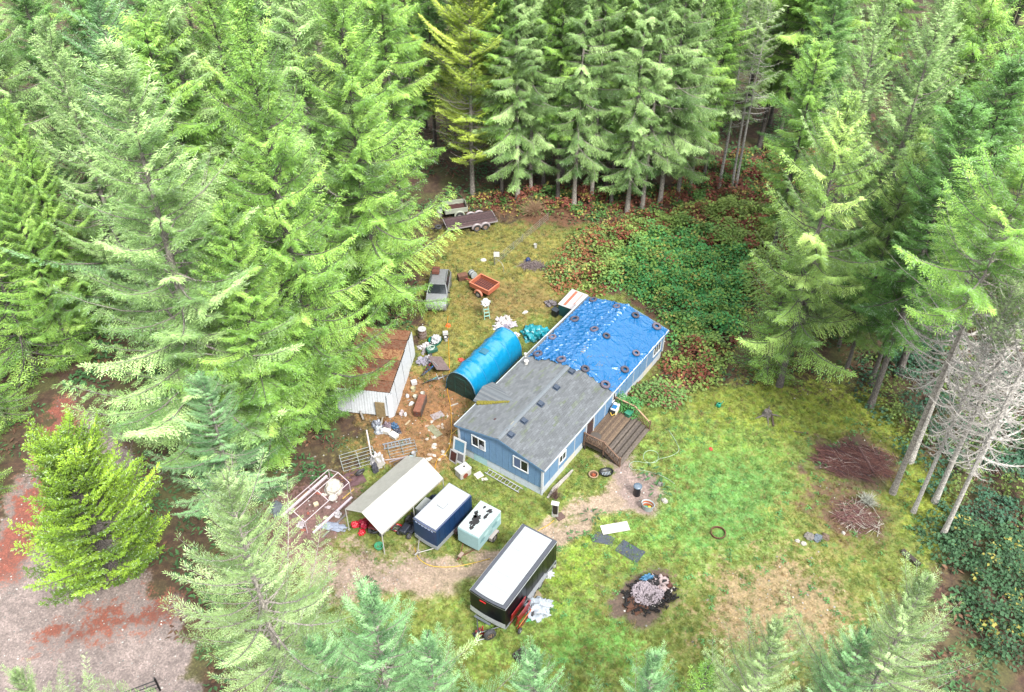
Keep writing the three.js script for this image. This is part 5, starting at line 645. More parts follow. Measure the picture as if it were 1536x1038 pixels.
  const can = put(thing('watering_can', 'green watering can dropped in the grass beside the stump', 'watering can'), 1078, 609, 30); part(can, 'body', lathe([[0.001, 0], [0.17, 0], [0.16, 0.26], [0.09, 0.3], [0.08, 0.28]], 18), M('#157a64', 0.45)); part(can, 'spout', [rod(V(0.14, 0.06, 0), V(0.36, 0.32, 0), 0.03, 8, 0.02), cyl(0.05, 0.025, 0.05, 0.38, 0.34, 0, 10, 0, 0, -0.7)], M('#157a64', 0.45)); part(can, 'handle', tube([V(-0.15, 0.08, 0), V(-0.27, 0.18, 0), V(-0.2, 0.34, 0), V(0, 0.36, 0), V(0.08, 0.29, 0)], 0.018, 20), M('#157a64', 0.45)); heap('toy', 'small red toy lying in the open grass', 'toy', 1066, 674, 0.14, 0.14, 0.14, 12, '#9a2a22', 0.2);
  for (const [px, py, r, l] of [[990, 727, 0.22, 'flat grey stone set in the bare soil'], [997, 752, 0.22, 'pale stone on the edge of the bare soil'], [1214, 806, 0.34, 'grey boulder at the edge of the grass'], [1226, 808, 0.32, 'blue grey boulder beside the other boulders'], [1238, 806, 0.28, 'brown boulder beside the other boulders'], [1205, 816, 0.18, 'small pale stone in front of the boulders'], [1196, 812, 0.16, 'white stone away from the boulders'], [1265, 800, 0.14, 'pale stone near the small brush pile']]) heap('rock', l, 'rock', px, py, r, r * 0.85, r * 0.8, px, l.includes('pale') || l.includes('white') ? '#8d8a84' : l.includes('brown') ? '#5b4c40' : l.includes('blue') ? '#505861' : '#625e5a', 0.22, 0.9);
  const pd = put(thing('utility_pedestal', 'white and black utility pedestal beside the corner of the home', 'utility pedestal'), 832, 776, -15); part(pd, 'backboard', box(0.42, 1.45, 0.06, 0, 0.72, -0.05), M('#9a9a98', 0.7)); part(pd, 'meter_box', rbox(0.3, 0.85, 0.16, 0.03, 0.95, 0.06, 0.03), M('#101216', 0.4)); part(pd, 'outlet', rbox(0.14, 0.2, 0.1, -0.12, 0.5, 0.06), M('#a2a4a6', 0.5)); part(pd, 'cap', [box(0.5, 0.05, 0.3, 0, 1.46, 0.02, 0.2)], M('#a0a09c', 0.6));
  put(single('ground_hatch', 'brown square lid on the ground next to the utility pedestal', 'lid', rbox(0.55, 0.12, 0.5, 0, 0.06, 0, 0.03), M('#4f3d38', 0.9)), 840, 775, 35);
}
{ // round the near gable
  const dg = put(thing('dog_house', 'white plastic dog house with a rust coloured doorway by the gable', 'dog house'), 695, 712, 40); part(dg, 'shell', rbox(0.95, 0.62, 0.72, 0, 0.31, 0, 0.12), M('#9c9a98', 0.5)); part(dg, 'roof', rbox(0.98, 0.2, 0.76, 0, 0.64, 0, 0.09), M('#a4a3a2', 0.5)); part(dg, 'doorway', cyl(0.2, 0.2, 0.1, -0.08, 0.28, 0.34, 16, Math.PI / 2), M('#6a2f1c', 0.8)); part(dg, 'vent_cap', rbox(0.12, 0.08, 0.12, 0.1, 0.77, 0, 0.02), M('#2a2a2c', 0.5));
  boxThing('foam_block', 'square white foam block on the grass by the gable', 'foam block', 718, 713, 35, 0.55, 0.12, 0.5, '#a8a69a'); put(single('paper_scrap', 'scrap of white paper on the grass by the gable', 'paper', sheet(5, 5, (u, v) => V((u - 0.5) * 0.42, 0.05 + 0.03 * n2(u * 3, v * 3), (v - 0.5) * 0.24)), M('#a5a39c', 0.8)), 727, 719, 10);
  const ld = thing('ladder', 'white aluminium ladder lying on the ground along the gable wall', 'ladder'); const A = at(730, 707).setY(0.08), B = at(781, 737).setY(0.08), d = B.clone().sub(A), n = V(-d.z, 0, d.x).normalize().multiplyScalar(-0.2); ld.position.copy(A); const lm = M('#a2a5a8', 0.4, 0.4); part(ld, 'rail', rod(n.clone(), d.clone().add(n), 0.035), lm); part(ld, 'rail', rod(n.clone().negate(), d.clone().sub(n), 0.035), lm); for (let k = 0; k < 10; k++) { const p = d.clone().multiplyScalar((k + 0.5) / 10); part(ld, 'rung', rod(p.clone().add(n), p.clone().sub(n), 0.022), lm); }
  const sc = thing('screen_door', 'white screen door leaning upright against the gable corner', 'door'); const q = at(687, 694); sc.position.copy(q); sc.rotation.y = HT - Math.PI / 2 + 0.05; const w = 0.9, hh = 2.0, fm = M('#a9abad', 0.5); part(sc, 'frame', [box(0.12, hh, 0.05, -w / 2, hh / 2, 0), box(0.12, hh, 0.05, w / 2, hh / 2, 0), box(w - 0.12, 0.14, 0.05, 0, hh - 0.07, 0), box(w - 0.12, 0.12, 0.05, 0, 0.9, 0), box(w - 0.12, 0.16, 0.05, 0, 0.08, 0)].map((g) => { g.rotateX(-0.2); return g; }), fm); const pg = box(w - 0.12, 0.86, 0.01, 0, 1.42, 0); pg.rotateX(-0.2); part(sc, 'pane', pg, M('#4a6d84', 0.15)); const pg2 = box(w - 0.12, 0.66, 0.01, 0, 0.5, 0); pg2.rotateX(-0.2); part(sc, 'lower_panel', pg2, M('#5b5a60', 0.6));
  const wf = thing('window_sash', 'old sash window with dark glass propped before the screen door', 'window'); wf.position.copy(at(679, 693)); wf.rotation.y = HT - Math.PI / 2 - 0.1; part(wf, 'frame', [box(0.07, 0.95, 0.05, -0.3, 0.48, 0), box(0.07, 0.95, 0.05, 0.3, 0.48, 0), box(0.6, 0.07, 0.05, 0, 0.93, 0), box(0.6, 0.07, 0.05, 0, 0.04, 0)].map((g) => { g.rotateX(-0.22); return g; }), M('#8f8e90', 0.6)); const gp = box(0.54, 0.86, 0.012, 0, 0.48, 0); gp.rotateX(-0.22); part(wf, 'pane', gp, M('#3a2226', 0.15));
  for (let k = 0; k < 5; k++) plank('board', 'white board in the stack along the foot of the home corner', 'board', [821 + k * 2, 747 - k * 3], [853 + k * 1.5, 713 - k * 1.5], 0.13, 0.04, k % 2 ? '#b8b5b2' : '#a5a2a0', 0.05 + k * 0.035).userData.group = 'white boards stacked along the home';
}
{ // bare pole frame and the junk round it
  const f = place(thing('canopy_skeleton', 'bare white peaked pole frame without a cover standing over junk', 'canopy frame'), -12.62, -39.25, 54), L = 4.0, W = 1.88, E = 1.15, Rg = 1.5, wm = M('#a3979c', 0.4);
  for (const s of [-1, 1]) part(f, 'eave_pole', rod(V(-L / 2, E, s * W / 2), V(L / 2, E, s * W / 2), 0.03), wm); part(f, 'ridge_pole', rod(V(-L / 2, Rg, 0), V(L / 2, Rg, 0), 0.03), wm);
  for (const x of [-L / 2, 0.1, L / 2]) for (const s of [-1, 1]) part(f, 'rafter', rod(V(x, E, s * W / 2), V(x, Rg, 0), 0.028), wm); for (const x of [-L / 2, L / 2]) for (const s of [-1, 1]) part(f, 'leg', rod(V(x, -0.05, s * W / 2), V(x, E, s * W / 2), 0.028), wm);
  const dish = put(thing('plastic_tank', 'large round white tank lying inside the bare pole frame', 'tank'), 501, 733, 0); part(dish, 'shell', lump(0.62, 0.75, 0.6, 14, 0.12, 3), M('#a29d94', 0.55)); part(dish, 'rim', ring(0.52, 0.05, 0.12, 0.3, 0.1, 1.2, 0.6), M('#9c978f', 0.6));
  const bw = put(thing('bowl', 'round white basin on the ground beside the pole frame', 'basin'), 500, 749, 0); part(bw, 'shell', lathe([[0.16, 0], [0.27, 0.2], [0.3, 0.22], [0.26, 0.2], [0.14, 0.04], [0.001, 0.04]], 20), M('#a39c98', 0.5));
  plank('pole', 'long thick white pole leaning through the bare pole frame', 'pole', [424, 782], [492, 721], 0.14, 0.14, '#a89ca4', 0.5, texGrime); plank('pole', 'long white pole lying between the pole frame and the canopy', 'pole', [470, 801], [528, 747], 0.13, 0.12, '#a598a2', 0.12, texGrime); plank('board', 'yellow board lying in the pole frame', 'board', [447, 752], [462, 738], 0.1, 0.03, '#a07c30', 0.1); plank('board', 'short yellow board between the poles', 'board', [514, 749], [531, 734], 0.09, 0.03, '#a58c4c', 0.08); plank('board', 'grey board under the white pole', 'board', [484, 806], [520, 770], 0.12, 0.03, '#6d6a70', 0.05);
  put(single('ground_sheet', 'dark maroon sheet spread beside the big white tank', 'sheet', sheet(14, 10, (u, v) => V((u - 0.5) * 1.7, 0.06 + 0.1 * n2(u * 3, v * 3), (v - 0.5) * 1.3)), M('#4a3236', 0.8)), 527, 720, 30);
  const ty = put(thing('loose_tyre', 'worn tyre standing in the weeds beside the maroon sheet', 'tyre'), 541, 713, 40); part(ty, 'tread', ring(0.27, 0.09, 0, 0.34, 0, 0.35, 0), rubber); part(ty, 'bead', ring(0.2, 0.03, 0, 0.34, 0.03, 0.35, 0), M('#5a5652', 0.8));
  heap('ground_sheet', 'blue grey sheet dragged out beside the white pole', 'sheet', 500, 790, 0.28, 0.1, 0.75, 22, '#6d7484', 0.5); heap('rubbish_bag', 'white bag tied at the end of the long white pole', 'bag', 507, 772, 0.2, 0.34, 0.2, 25, '#9a969a', 0.4, 0.5); heap('rock', 'grey boulder in the ferns at the corner of the pole frame', 'rock', 416, 764, 0.55, 0.4, 0.45, 33, '#4c5458', 0.3, 0.9); boxThing('foam_block', 'small cream foam block inside the pole frame', 'foam block', 474, 757, 30, 0.32, 0.2, 0.26, '#a59c84'); heap('rubbish_bag', 'small white bag by the front leg of the pole frame', 'bag', 451, 788, 0.25, 0.2, 0.22, 41, '#958c90', 0.5);
  for (const [px, py, k] of [[478, 740, 1], [486, 742, 2], [441, 775, 3], [436, 770, 4], [462, 770, 5], [488, 776, 6], [430, 785, 7], [492, 760, 8], [455, 795, 9], [475, 790, 10], [440, 800, 11]]) { const o = heap('litter', 'piece of broken litter strewn under the pole frame', 'litter', px, py, 0.13 + 0.06 * Math.sin(k), 0.08, 0.09, k * 9, ['#8f8488', '#7c4438', '#a09a94', '#5a4448'][k % 4], 0.5); o.userData.group = 'litter strewn under the pole frame'; }
  // field gates leaning in the weeds, post, chair
  const gate = (label, px, py, deg, L, h, n, col, tilt) => { const g = put(thing('field_gate', label, 'gate'), px, py, deg); const m = M(col, 0.45, 0.5), tl = (v) => v.applyAxisAngle(V(1, 0, 0), tilt); for (let k = 0; k < n; k++) part(g, 'bar', rod(tl(V(-L / 2, 0.1 + k * h / (n - 1), 0)), tl(V(L / 2, 0.1 + k * h / (n - 1), 0)), 0.022), m); for (const x of [-L / 2, 0, L / 2]) part(g, 'upright', rod(tl(V(x, 0.02, 0)), tl(V(x, 0.1 + h, 0)), 0.026), m); return g; };
  gate('tubular steel field gate lying in the weeds beside the white post', 541, 702, 22, 2.3, 1.15, 6, '#777c7c', -1.0); gate('tubular steel field gate lying flat behind the canopy', 606, 683, 18, 1.9, 0.9, 5, '#6f7474', -1.25);
  put(single('ramp', 'ribbed silver loading ramp lying in front of the shed', 'ramp', [box(2.0, 0.05, 0.1, 0, 0.12, 0.22), box(2.0, 0.05, 0.1, 0, 0.12, -0.22), ...Array.from({ length: 8 }, (_, k) => box(0.06, 0.03, 0.4, -0.9 + k * 0.257, 0.11, 0))], M('#80848c', 0.4, 0.4)), 596, 667, 17);
  single('post', 'white wooden post leaning in the weeds between the gates', 'post', rod(at(560, 700).setY(0), at(552, 660, 0).add(V(0, 0.1, 0)).setY(1.0), 0.06), M('#a09a98', 0.7));
  const ch = put(thing('garden_chair', 'grey garden chair with a white cover thrown over it', 'chair'), 571, 702, 30); part(ch, 'seat', rbox(0.5, 0.05, 0.5, 0, 0.42, 0), M('#7a7770', 0.6)); part(ch, 'backrest', rbox(0.5, 0.5, 0.05, 0, 0.68, -0.24, 0.02, -0.2), M('#7a7770', 0.6)); for (const x of [-0.22, 0.22]) for (const z of [-0.22, 0.22]) part(ch, 'leg', rod(V(x, 0, z), V(x, 0.42, z), 0.022), M('#8a8780', 0.6));
  heap('dust_sheet', 'white cloth cover heaped on the machine by the post', 'cloth', 566, 694, 0.5, 0.75, 0.42, 51, '#a09da0', 0.3); heap('mower_bag', 'dark grey grass bag hanging from the white covered machine', 'bag', 563, 706, 0.2, 0.7, 0.24, 55, '#34343e', 0.25, 0.8);
  for (const [a, b, c] of [[[584, 695], [612, 685], '#7d767c'], [[590, 698], [616, 683], '#3a3236'], [[578, 692], [604, 688], '#8f8a90']]) plank('pipe', 'thin pipe in the bundle behind the canopy peak', 'pipe', a, b, 0.05, 0.05, c, 0.12, texGrime).userData.group = 'pipes bundled behind the canopy';
  bucketAt('pale blue bucket behind the canopy peak', 617, 690, 0.2, 0.3, '#8aa3aa'); bucketAt('white bucket at the end of the pipe bundle', 621, 683, 0.16, 0.34, '#9a9ca0');
}
{ // in front of and beside the shed
  const list = [['rubbish_bag', 'white sack standing in front of the shed', 569, 648, 0.3, 0.5, 0.26, '#8e949c'], ['rubbish_bag', 'bulging grey sack behind the white sack by the shed', 566, 640, 0.36, 0.55, 0.3, '#6a6e78'], ['rubbish_bag', 'purple grey sack in the middle of the shed rubbish', 581, 641, 0.32, 0.4, 0.3, '#5c5058'], ['rubbish_bag', 'dark blue sack against the shed corner', 592, 641, 0.28, 0.36, 0.24, '#2c4a68'], ['rubbish_bag', 'dark sack behind the white carton', 596, 648, 0.26, 0.3, 0.24, '#2f303c']];
  for (const [n, l, px, py, a, b, c, k] of list) heap(n, l, 'bag', px, py, a, b, c, px, k, 0.35, 0.5);
  boxThing('carton', 'white carton lying in front of the shed rubbish', 'carton', 591, 655, -38, 0.62, 0.24, 0.42, '#a3a3a0', '#a8a8a6'); boxThing('carton', 'open white carton in the shed rubbish', 'carton', 580, 649, -20, 0.6, 0.3, 0.4, '#9c9c98');
  plank('board', 'pale board standing in the shed rubbish', 'board', [571, 652], [575, 632], 0.1, 0.04, '#8f8c84', 0.45); plank('board', 'short pale board on the soil by the shed', 'board', [608, 638], [615, 631], 0.14, 0.03, '#a89a80', 0.05); plank('board', 'white stick beside the dark green tent wall', 'board', [676, 609], [687, 605], 0.12, 0.03, '#a29d98', 0.05); plank('board', 'bleached board leaning at the edge of the shade by the shed', 'board', [546, 635], [541, 622], 0.12, 0.04, '#8f8c8c', 0.4);
  const dr = put(thing('wooden_dresser', 'long brown wooden dresser standing on the soil by the shed', 'dresser'), 630.5, 612, 80), wd = M('#6b3f2e', 0.75, 0, { map: texWood }); part(dr, 'carcass', box(1.75, 0.5, 0.52, 0, 0.27, 0), wd); part(dr, 'top', rbox(1.8, 0.05, 0.58, 0, 0.545, 0, 0.015), M('#7a4c3a', 0.7, 0, { map: texWood })); for (let k = 0; k < 2; k++) { const d = part(dr, 'drawer', box(0.03, 0.19, 0.46, -0.885, 0.14 + k * 0.23, 0), M('#5a3224', 0.75, 0, { map: texWood })); part(d, 'handle', box(0.03, 0.025, 0.14, -0.91, 0.14 + k * 0.23, 0), steel); } part(dr, 'back_panel', box(1.75, 0.62, 0.03, 0, 0.32, 0.29), M('#54463f', 0.85, 0, { map: texWood }));
  bucketAt('white pot on the grass behind the dresser', 623, 596, 0.17, 0.24, '#a39f92'); bucketAt('cream bucket by the shed wall', 620, 585, 0.19, 0.3, '#9b9678'); bucketAt('white bucket lid down on the dresser end', 634, 592, 0.16, 0.28, '#a5a29a'); heap('jug', 'white jug lying by the foot of the shed wall', 'jug', 617, 605, 0.14, 0.18, 0.22, 61, '#9a9c9c', 0.2, 0.4);
  for (const [px, py, k] of [[603, 618, 1], [608, 622, 2], [601, 622, 3], [611, 594, 4]]) { const o = heap('plastic_bottle', 'white plastic bottle thrown down by the shed corner', 'bottle', px, py, 0.12, 0.22, 0.14, 70 + k, ['#9c9c9e', '#948a8c'][k % 2], 0.25, 0.4); o.userData.group = 'bottles by the shed corner'; }
  boxThing('plastic_stool', 'white plastic stool tipped beside the shed wall', 'stool', 621, 575, 20, 0.42, 0.34, 0.34, '#a09fa0');
  const dm = put(thing('oil_drum', 'rusty steel drum with a white top at the back of the shed', 'drum'), 634, 506, 0); part(dm, 'shell', cyl(0.32, 0.32, 0.85, 0, 0.43, 0, 20), M('#6c605c', 0.6, 0, { map: texRust })); part(dm, 'lid', [cyl(0.33, 0.33, 0.05, 0, 0.87, 0, 20), cyl(0.09, 0.09, 0.08, 0.12, 0.92, 0.05)], M('#9a9a9a', 0.5)); for (const y of [0.28, 0.57]) part(dm, 'hoop', ring(0.325, 0.02, 0, y, 0), M('#6c605c', 0.6));
  const kp = put(thing('plastic_tub', 'turquoise plastic tub heaped with white rags', 'tub'), 653, 514, 0); part(kp, 'shell', lathe([[0.42, 0], [0.52, 0.3], [0.56, 0.31], [0.5, 0.29], [0.4, 0.05], [0.001, 0.05]], 24), M('#0f7a68', 0.45)); part(kp, 'rags', [lump(0.34, 0.42, 0.3, 5, 0.5, 3, 0, 0.18, -0.05), lump(0.2, 0.24, 0.22, 8, 0.5, 2, 0.22, 0.24, -0.2)], M('#95979a', 0.8));
  const tq = put(thing('toilet', 'white and black toilet bowl standing on the grass', 'toilet'), 669, 511, 10); part(tq, 'tank', rbox(0.42, 0.34, 0.2, 0, 0.58, -0.25, 0.03), M('#a2a2a2', 0.3)); part(tq, 'bowl', lathe([[0.14, 0], [0.13, 0.15], [0.22, 0.36], [0.2, 0.38], [0.1, 0.25], [0.001, 0.22]], 18), M('#9f9f9f', 0.3)); part(tq, 'seat', ring(0.17, 0.035, 0, 0.4, 0.02), M('#14151a', 0.4));
  for (const [px, py, k, col] of [[633, 522, 1, '#9a969a'], [640, 518, 2, '#a09ca0'], [646, 520, 3, '#8f8a8c'], [637, 528, 4, '#7a7478']]) { const o = heap('rubbish_bag', 'white rag bag in the row behind the shed', 'bag', px, py, 0.3, 0.2, 0.16, 80 + k, col, 0.6, 0.6); o.userData.group = 'rag bags behind the shed'; }
  const gc = put(thing('garden_cart', 'dark green cart with a coiled white hose on it', 'cart'), 648, 530, 25); part(gc, 'tray', rbox(0.85, 0.3, 0.55, 0, 0.4, 0, 0.04), M('#1c4a3c', 0.6)); part(gc, 'hose', [ring(0.22, 0.035, 0, 0.62, 0), ring(0.17, 0.03, 0.05, 0.68, 0.03), ring(0.26, 0.03, -0.06, 0.58, -0.02)], M('#8a9a90', 0.5)); for (const s of [-1, 1]) wheel(gc, 0.17, 0.07, -0.25, 0.17, s * 0.3);
  put(single('plywood_sheet', 'weathered plywood sheet leaning over the bicycles', 'plywood', (() => { const g = box(1.3, 0.03, 1.55, 0, 0.5, 0, 0.12, 0, -0.5); return g; })(), M('#6f6062', 0.85, 0, { map: texWood })), 659, 552, 30);
  const bike = (label, px, py, deg, lean, col) => { const b = put(thing('bicycle', label, 'bicycle'), px, py, deg), k = new THREE.Group(); const T2 = (v) => v.applyAxisAngle(V(1, 0, 0), lean), R2 = (a, c, r) => rod(T2(a), T2(c), r, 6), fr = M(col, 0.35); for (const x of [-0.5, 0.5]) { const g = ring(0.31, 0.025, x, 0.33, 0, 0, 0); g.rotateX(lean); const w = part(b, 'wheel', g, rubber); part(w, 'spoke', Array.from({ length: 6 }, (_, i) => R2(V(x + 0.3 * Math.cos(i * 0.52), 0.33 + 0.3 * Math.sin(i * 0.52), 0), V(x - 0.3 * Math.cos(i * 0.52), 0.33 - 0.3 * Math.sin(i * 0.52), 0), 0.006)), silver); } part(b, 'frame', [R2(V(-0.5, 0.33, 0), V(-0.05, 0.3, 0), 0.02), R2(V(-0.05, 0.3, 0), V(-0.18, 0.8, 0), 0.02), R2(V(-0.18, 0.74, 0), V(0.36, 0.76, 0), 0.02), R2(V(-0.05, 0.3, 0), V(0.36, 0.72, 0), 0.022), R2(V(-0.5, 0.33, 0), V(-0.18, 0.74, 0), 0.016), R2(V(0.34, 0.86, 0), V(0.5, 0.33, 0), 0.02)], fr); const sg = rbox(0.24, 0.06, 0.13, -0.19, 0.85, 0); sg.rotateX(lean); part(b, 'saddle', sg, M('#1a1a1c', 0.6)); part(b, 'handlebar', [R2(V(0.32, 0.95, -0.26), V(0.32, 0.95, 0.26), 0.016), R2(V(0.34, 0.84, 0), V(0.32, 0.95, 0), 0.018)], silver); part(b, 'crank', [R2(V(-0.05, 0.3, -0.12), V(-0.05, 0.3, 0.12), 0.02)], steel); return b; };
  bike('blue and white bicycle tangled beside the plywood', 643, 557, 50, 0.5, '#2a5a9a'); bike('teal bicycle lying at the front of the bicycle tangle', 645, 570, 35, 0.75, '#3a8a90'); bike('red bicycle pushed under the plywood sheet', 636, 556, 70, 0.6, '#8a1f2c'); bike('white framed bicycle at the edge of the bicycle tangle', 654, 567, 25, 0.9, '#94979c'); heap('rubbish_bag', 'grey lilac bag between the bicycles and the shed', 'bag', 634, 543, 0.4, 0.32, 0.34, 92, '#6f6c78', 0.5);
  heap('rubbish_bag', 'white bag folded against the plywood top', 'bag', 643, 541, 0.3, 0.34, 0.24, 94, '#9a98a0', 0.5); heap('litter', 'red plastic scrap on the far side of the blue tent', 'plastic scrap', 692, 541, 0.28, 0.14, 0.2, 97, '#9a4030', 0.3);
  for (let k = 0; k < 26; k++) { const r = rng(200 + k), o = heap('litter', 'scrap of pale litter on the soil between shed and tent', 'litter', 640 + r() * 40, 600 + r() * 90, 0.08 + r() * 0.1, 0.04, 0.06 + r() * 0.06, 200 + k, ['#9a948c', '#8c7c70', '#a3a09c'][k % 3], 0.5); o.userData.group = 'litter on the soil between shed and tent'; }
  put(single('glass_sheet', 'scuffed pale glass sheet lying flat on the soil', 'glass sheet', box(0.9, 0.02, 0.62, 0, 0.04, 0), M('#7d7476', 0.3)), 656, 623, 30); put(single('glass_strip', 'narrow pane of glass lying in the grass by the home corner', 'glass pane', box(1.25, 0.02, 0.5, 0, 0.04, 0, 0, 0, 0), M('#6a6a54', 0.15)), 652, 646, -52);
}
{ // behind the blue tent
  const st = put(thing('step_ladder', 'pale green step ladder with a white cloth over its top', 'step ladder'), 729, 474, -75); const gm = M('#7fa8a0', 0.5); for (const z of [-0.22, 0.22]) { part(st, 'rail', rod(V(0.42, 0, z), V(0, 1.35, z * 0.8), 0.026), gm); part(st, 'rear_leg', rod(V(-0.5, 0, z), V(0, 1.35, z * 0.8), 0.02), gm); } for (let k = 0; k < 4; k++) part(st, 'tread', box(0.1, 0.03, 0.42, 0.42 - (k + 1) * 0.09, (k + 1) * 0.28, 0), gm); part(st, 'top_cap', rbox(0.22, 0.05, 0.42, 0, 1.37, 0), gm);
  const cl = single('dust_cloth', 'white cloth draped over the top of the step ladder', 'cloth', lump(0.34, 0.28, 0.36, 8, 0.4, 3), M('#a3a3a1', 0.8)); cl.position.copy(st.position).add(V(0, 1.36, 0));
  for (const [px, py, a, c, l] of [[752, 484, 0.5, '#a09a9c', 'largest heap of white rags behind the blue tent'], [760, 480, 0.38, '#98938e', 'heap of cream rags behind the blue tent'], [766, 488, 0.4, '#8f8a90', 'lilac grey rag heap touching the blue tent'], [748, 491, 0.36, '#a5a2a6', 'white rag heap at the corner of the blue tent'], [757, 492, 0.3, '#6a6474', 'dark lilac rag heap behind the blue tent']]) heap('rag_heap', l, 'rags', px, py, a, a * 0.55, a * 0.8, px, c, 0.7, 0.8);
  heap('rag_heap', 'white plastic scrap between the tent and the teal heap', 'plastic scrap', 774, 502, 0.24, 0.2, 0.2, 71, '#9c9da0', 0.5);
  const rr = rng(55); const th = put(thing('tarp_heap', 'teal tarpaulin thrown over a heap beside the home', 'tarpaulin'), 800, 502, 30); part(th, 'sheet', lump(0.85, 0.62, 0.8, 77, 0.35, 4), M('#11707c', 0.4)); part(th, 'sheet', lump(0.62, 0.5, 0.55, 78, 0.35, 4, 0.85, 0, 0.5), M('#0c8898', 0.4)); for (let k = 0; k < 26; k++) { const a = rr() * 6.28, e = rr() * 1.2; part(th, 'leaf_scrap', lump(0.07, 0.04, 0.05, k, 0.4, 1, Math.cos(a) * Math.cos(e) * 0.85, Math.sin(e) * 0.66, Math.sin(a) * Math.cos(e) * 0.8), M(['#0c2a34', '#1f3c46', '#7aa8ac'][k % 3], 0.8)); }
  const bn = put(thing('lidded_bin', 'black lidded plastic bin behind the home', 'bin'), 833, 473, 50); part(bn, 'body', rbox(0.5, 0.6, 0.5, 0, 0.3, 0, 0.05), M('#12151a', 0.45)); part(bn, 'lid', rbox(0.56, 0.08, 0.56, 0, 0.63, 0, 0.03), M('#2a3038', 0.4));
  const bt = put(thing('camper_shell', 'pale camper shell with a red stripe and dark green side behind the home', 'camper shell'), 859, 466, 58); part(bt, 'side', rbox(2.3, 1.1, 1.5, 0, 0.55, 0, 0.05), M('#123c40', 0.5)); const rf = part(bt, 'roof', rbox(2.35, 0.08, 1.55, 0, 1.14, 0, 0.03), M('#a09a9c', 0.5)); part(rf, 'stripe', box(2.1, 0.012, 0.22, 0, 1.186, -0.25), M('#90503c', 0.7)); part(rf, 'stripe', box(1.6, 0.012, 0.1, 0.2, 1.186, 0.35), M('#97746c', 0.7));
  heap('scrap_heap', 'small heap of metal scrap near the lidded bin', 'scrap', 826, 456, 0.4, 0.3, 0.3, 81, '#5a5458', 0.6); heap('litter', 'white ring shaped scrap in the dry grass', 'plastic scrap', 788, 468, 0.22, 0.08, 0.15, 83, '#a3a09c', 0.4);
  // top of the yard
  const sg = thing('notice_board', 'white square board on a thin post in the upper yard', 'board'); const q = at(745, 397); sg.position.copy(q); part(sg, 'panel', box(0.5, 0.46, 0.03, 0, 1.1, 0, -0.2), M('#a5a5a4', 0.6)); part(sg, 'post', rod(V(-0.22, 0, 0.02), V(-0.22, 1.2, -0.03), 0.02), steel);
  const wire = thing('wire_fence', 'sagging wire fence with a bent hoop end in the upper yard', 'fence'); const P0 = at(742, 398), P1 = at(822, 330); wire.position.copy(P0); const d = P1.clone().sub(P0), wm = M('#8d8f8a', 0.5, 0.4); for (let k = 0; k < 4; k++) part(wire, 'wire', tube([0, 0.25, 0.5, 0.75, 1].map((t) => d.clone().multiplyScalar(t).setY(0.12 + k * 0.2 - 0.05 * Math.sin(t * 9 + k))), 0.013, 30, 4), wm); for (let k = 0; k <= 6; k++) part(wire, 'stake', rod(d.clone().multiplyScalar(k / 6).setY(0), d.clone().multiplyScalar(k / 6).setY(0.85), 0.018), wm); part(wire, 'hoop', tube([V(0, 0, 0), V(0.05, 0.7, 0.05), V(0.5, 0.75, 0.5), V(0.75, 0.5, 0.85), V(0.8, 0, 0.95)], 0.022, 30, 5), wm);
  bucketAt('white bucket standing in the grass of the upper yard', 803, 371, 0.16, 0.4, '#a5a5a2'); heap('cushion', 'round white cushion in the grass of the upper yard', 'cushion', 725, 390, 0.26, 0.16, 0.2, 99, '#a5a49c', 0.15); heap('play_ball', 'dark blue ball on the mound of the upper yard', 'ball', 792, 391, 0.24, 0.36, 0.24, 101, '#1c2a54', 0.08, 0.3);
  const mo = put(thing('brush_pile', 'low pile of grey twigs at the edge of the upper yard', 'brush pile'), 800, 400, 0); for (const [n, c2, s] of [[180, '#5c5052', 7], [140, '#7a6e6c', 8]]) { const m = part(mo, 'branches', sticks(n, 1.5, 0.7, 0.25, 0.8, s, 0.4, 3), M(c2, 0.9)); m.userData.kind = 'stuff'; }
  heap('rubbish_bag', 'dark blue sack under the large pale fir', 'bag', 447, 900, 0.32, 0.34, 0.28, 111, '#0f1a30', 0.25, 0.4);
  const db = put(thing('fire_box', 'open dark steel box in the grass beside the bluish fir top', 'box'), 782, 984, 40); part(db, 'side', [box(0.8, 0.3, 0.04, 0, 0.15, 0.3), box(0.8, 0.3, 0.04, 0, 0.15, -0.3), box(0.04, 0.3, 0.6, 0.4, 0.15, 0), box(0.04, 0.3, 0.6, -0.4, 0.15, 0)], M('#2e2628', 0.7)); part(db, 'floor', box(0.76, 0.03, 0.58, 0, 0.05, 0), M('#1a1412', 0.95));
  const gp = put(thing('drive_gate', 'dark steel gate end beside the drive', 'gate'), 212, 1046, 25); for (let k = 0; k < 3; k++) part(gp, 'rail', rod(V(-1.0, 0.35 + k * 0.35, 0), V(1.0, 0.35 + k * 0.35, 0), 0.035), M('#0c0d10', 0.5)); for (const x of [-1, 1]) part(gp, 'post', rod(V(x, 0, 0), V(x, 1.3, 0), 0.06), M('#0c0d10', 0.5));
}
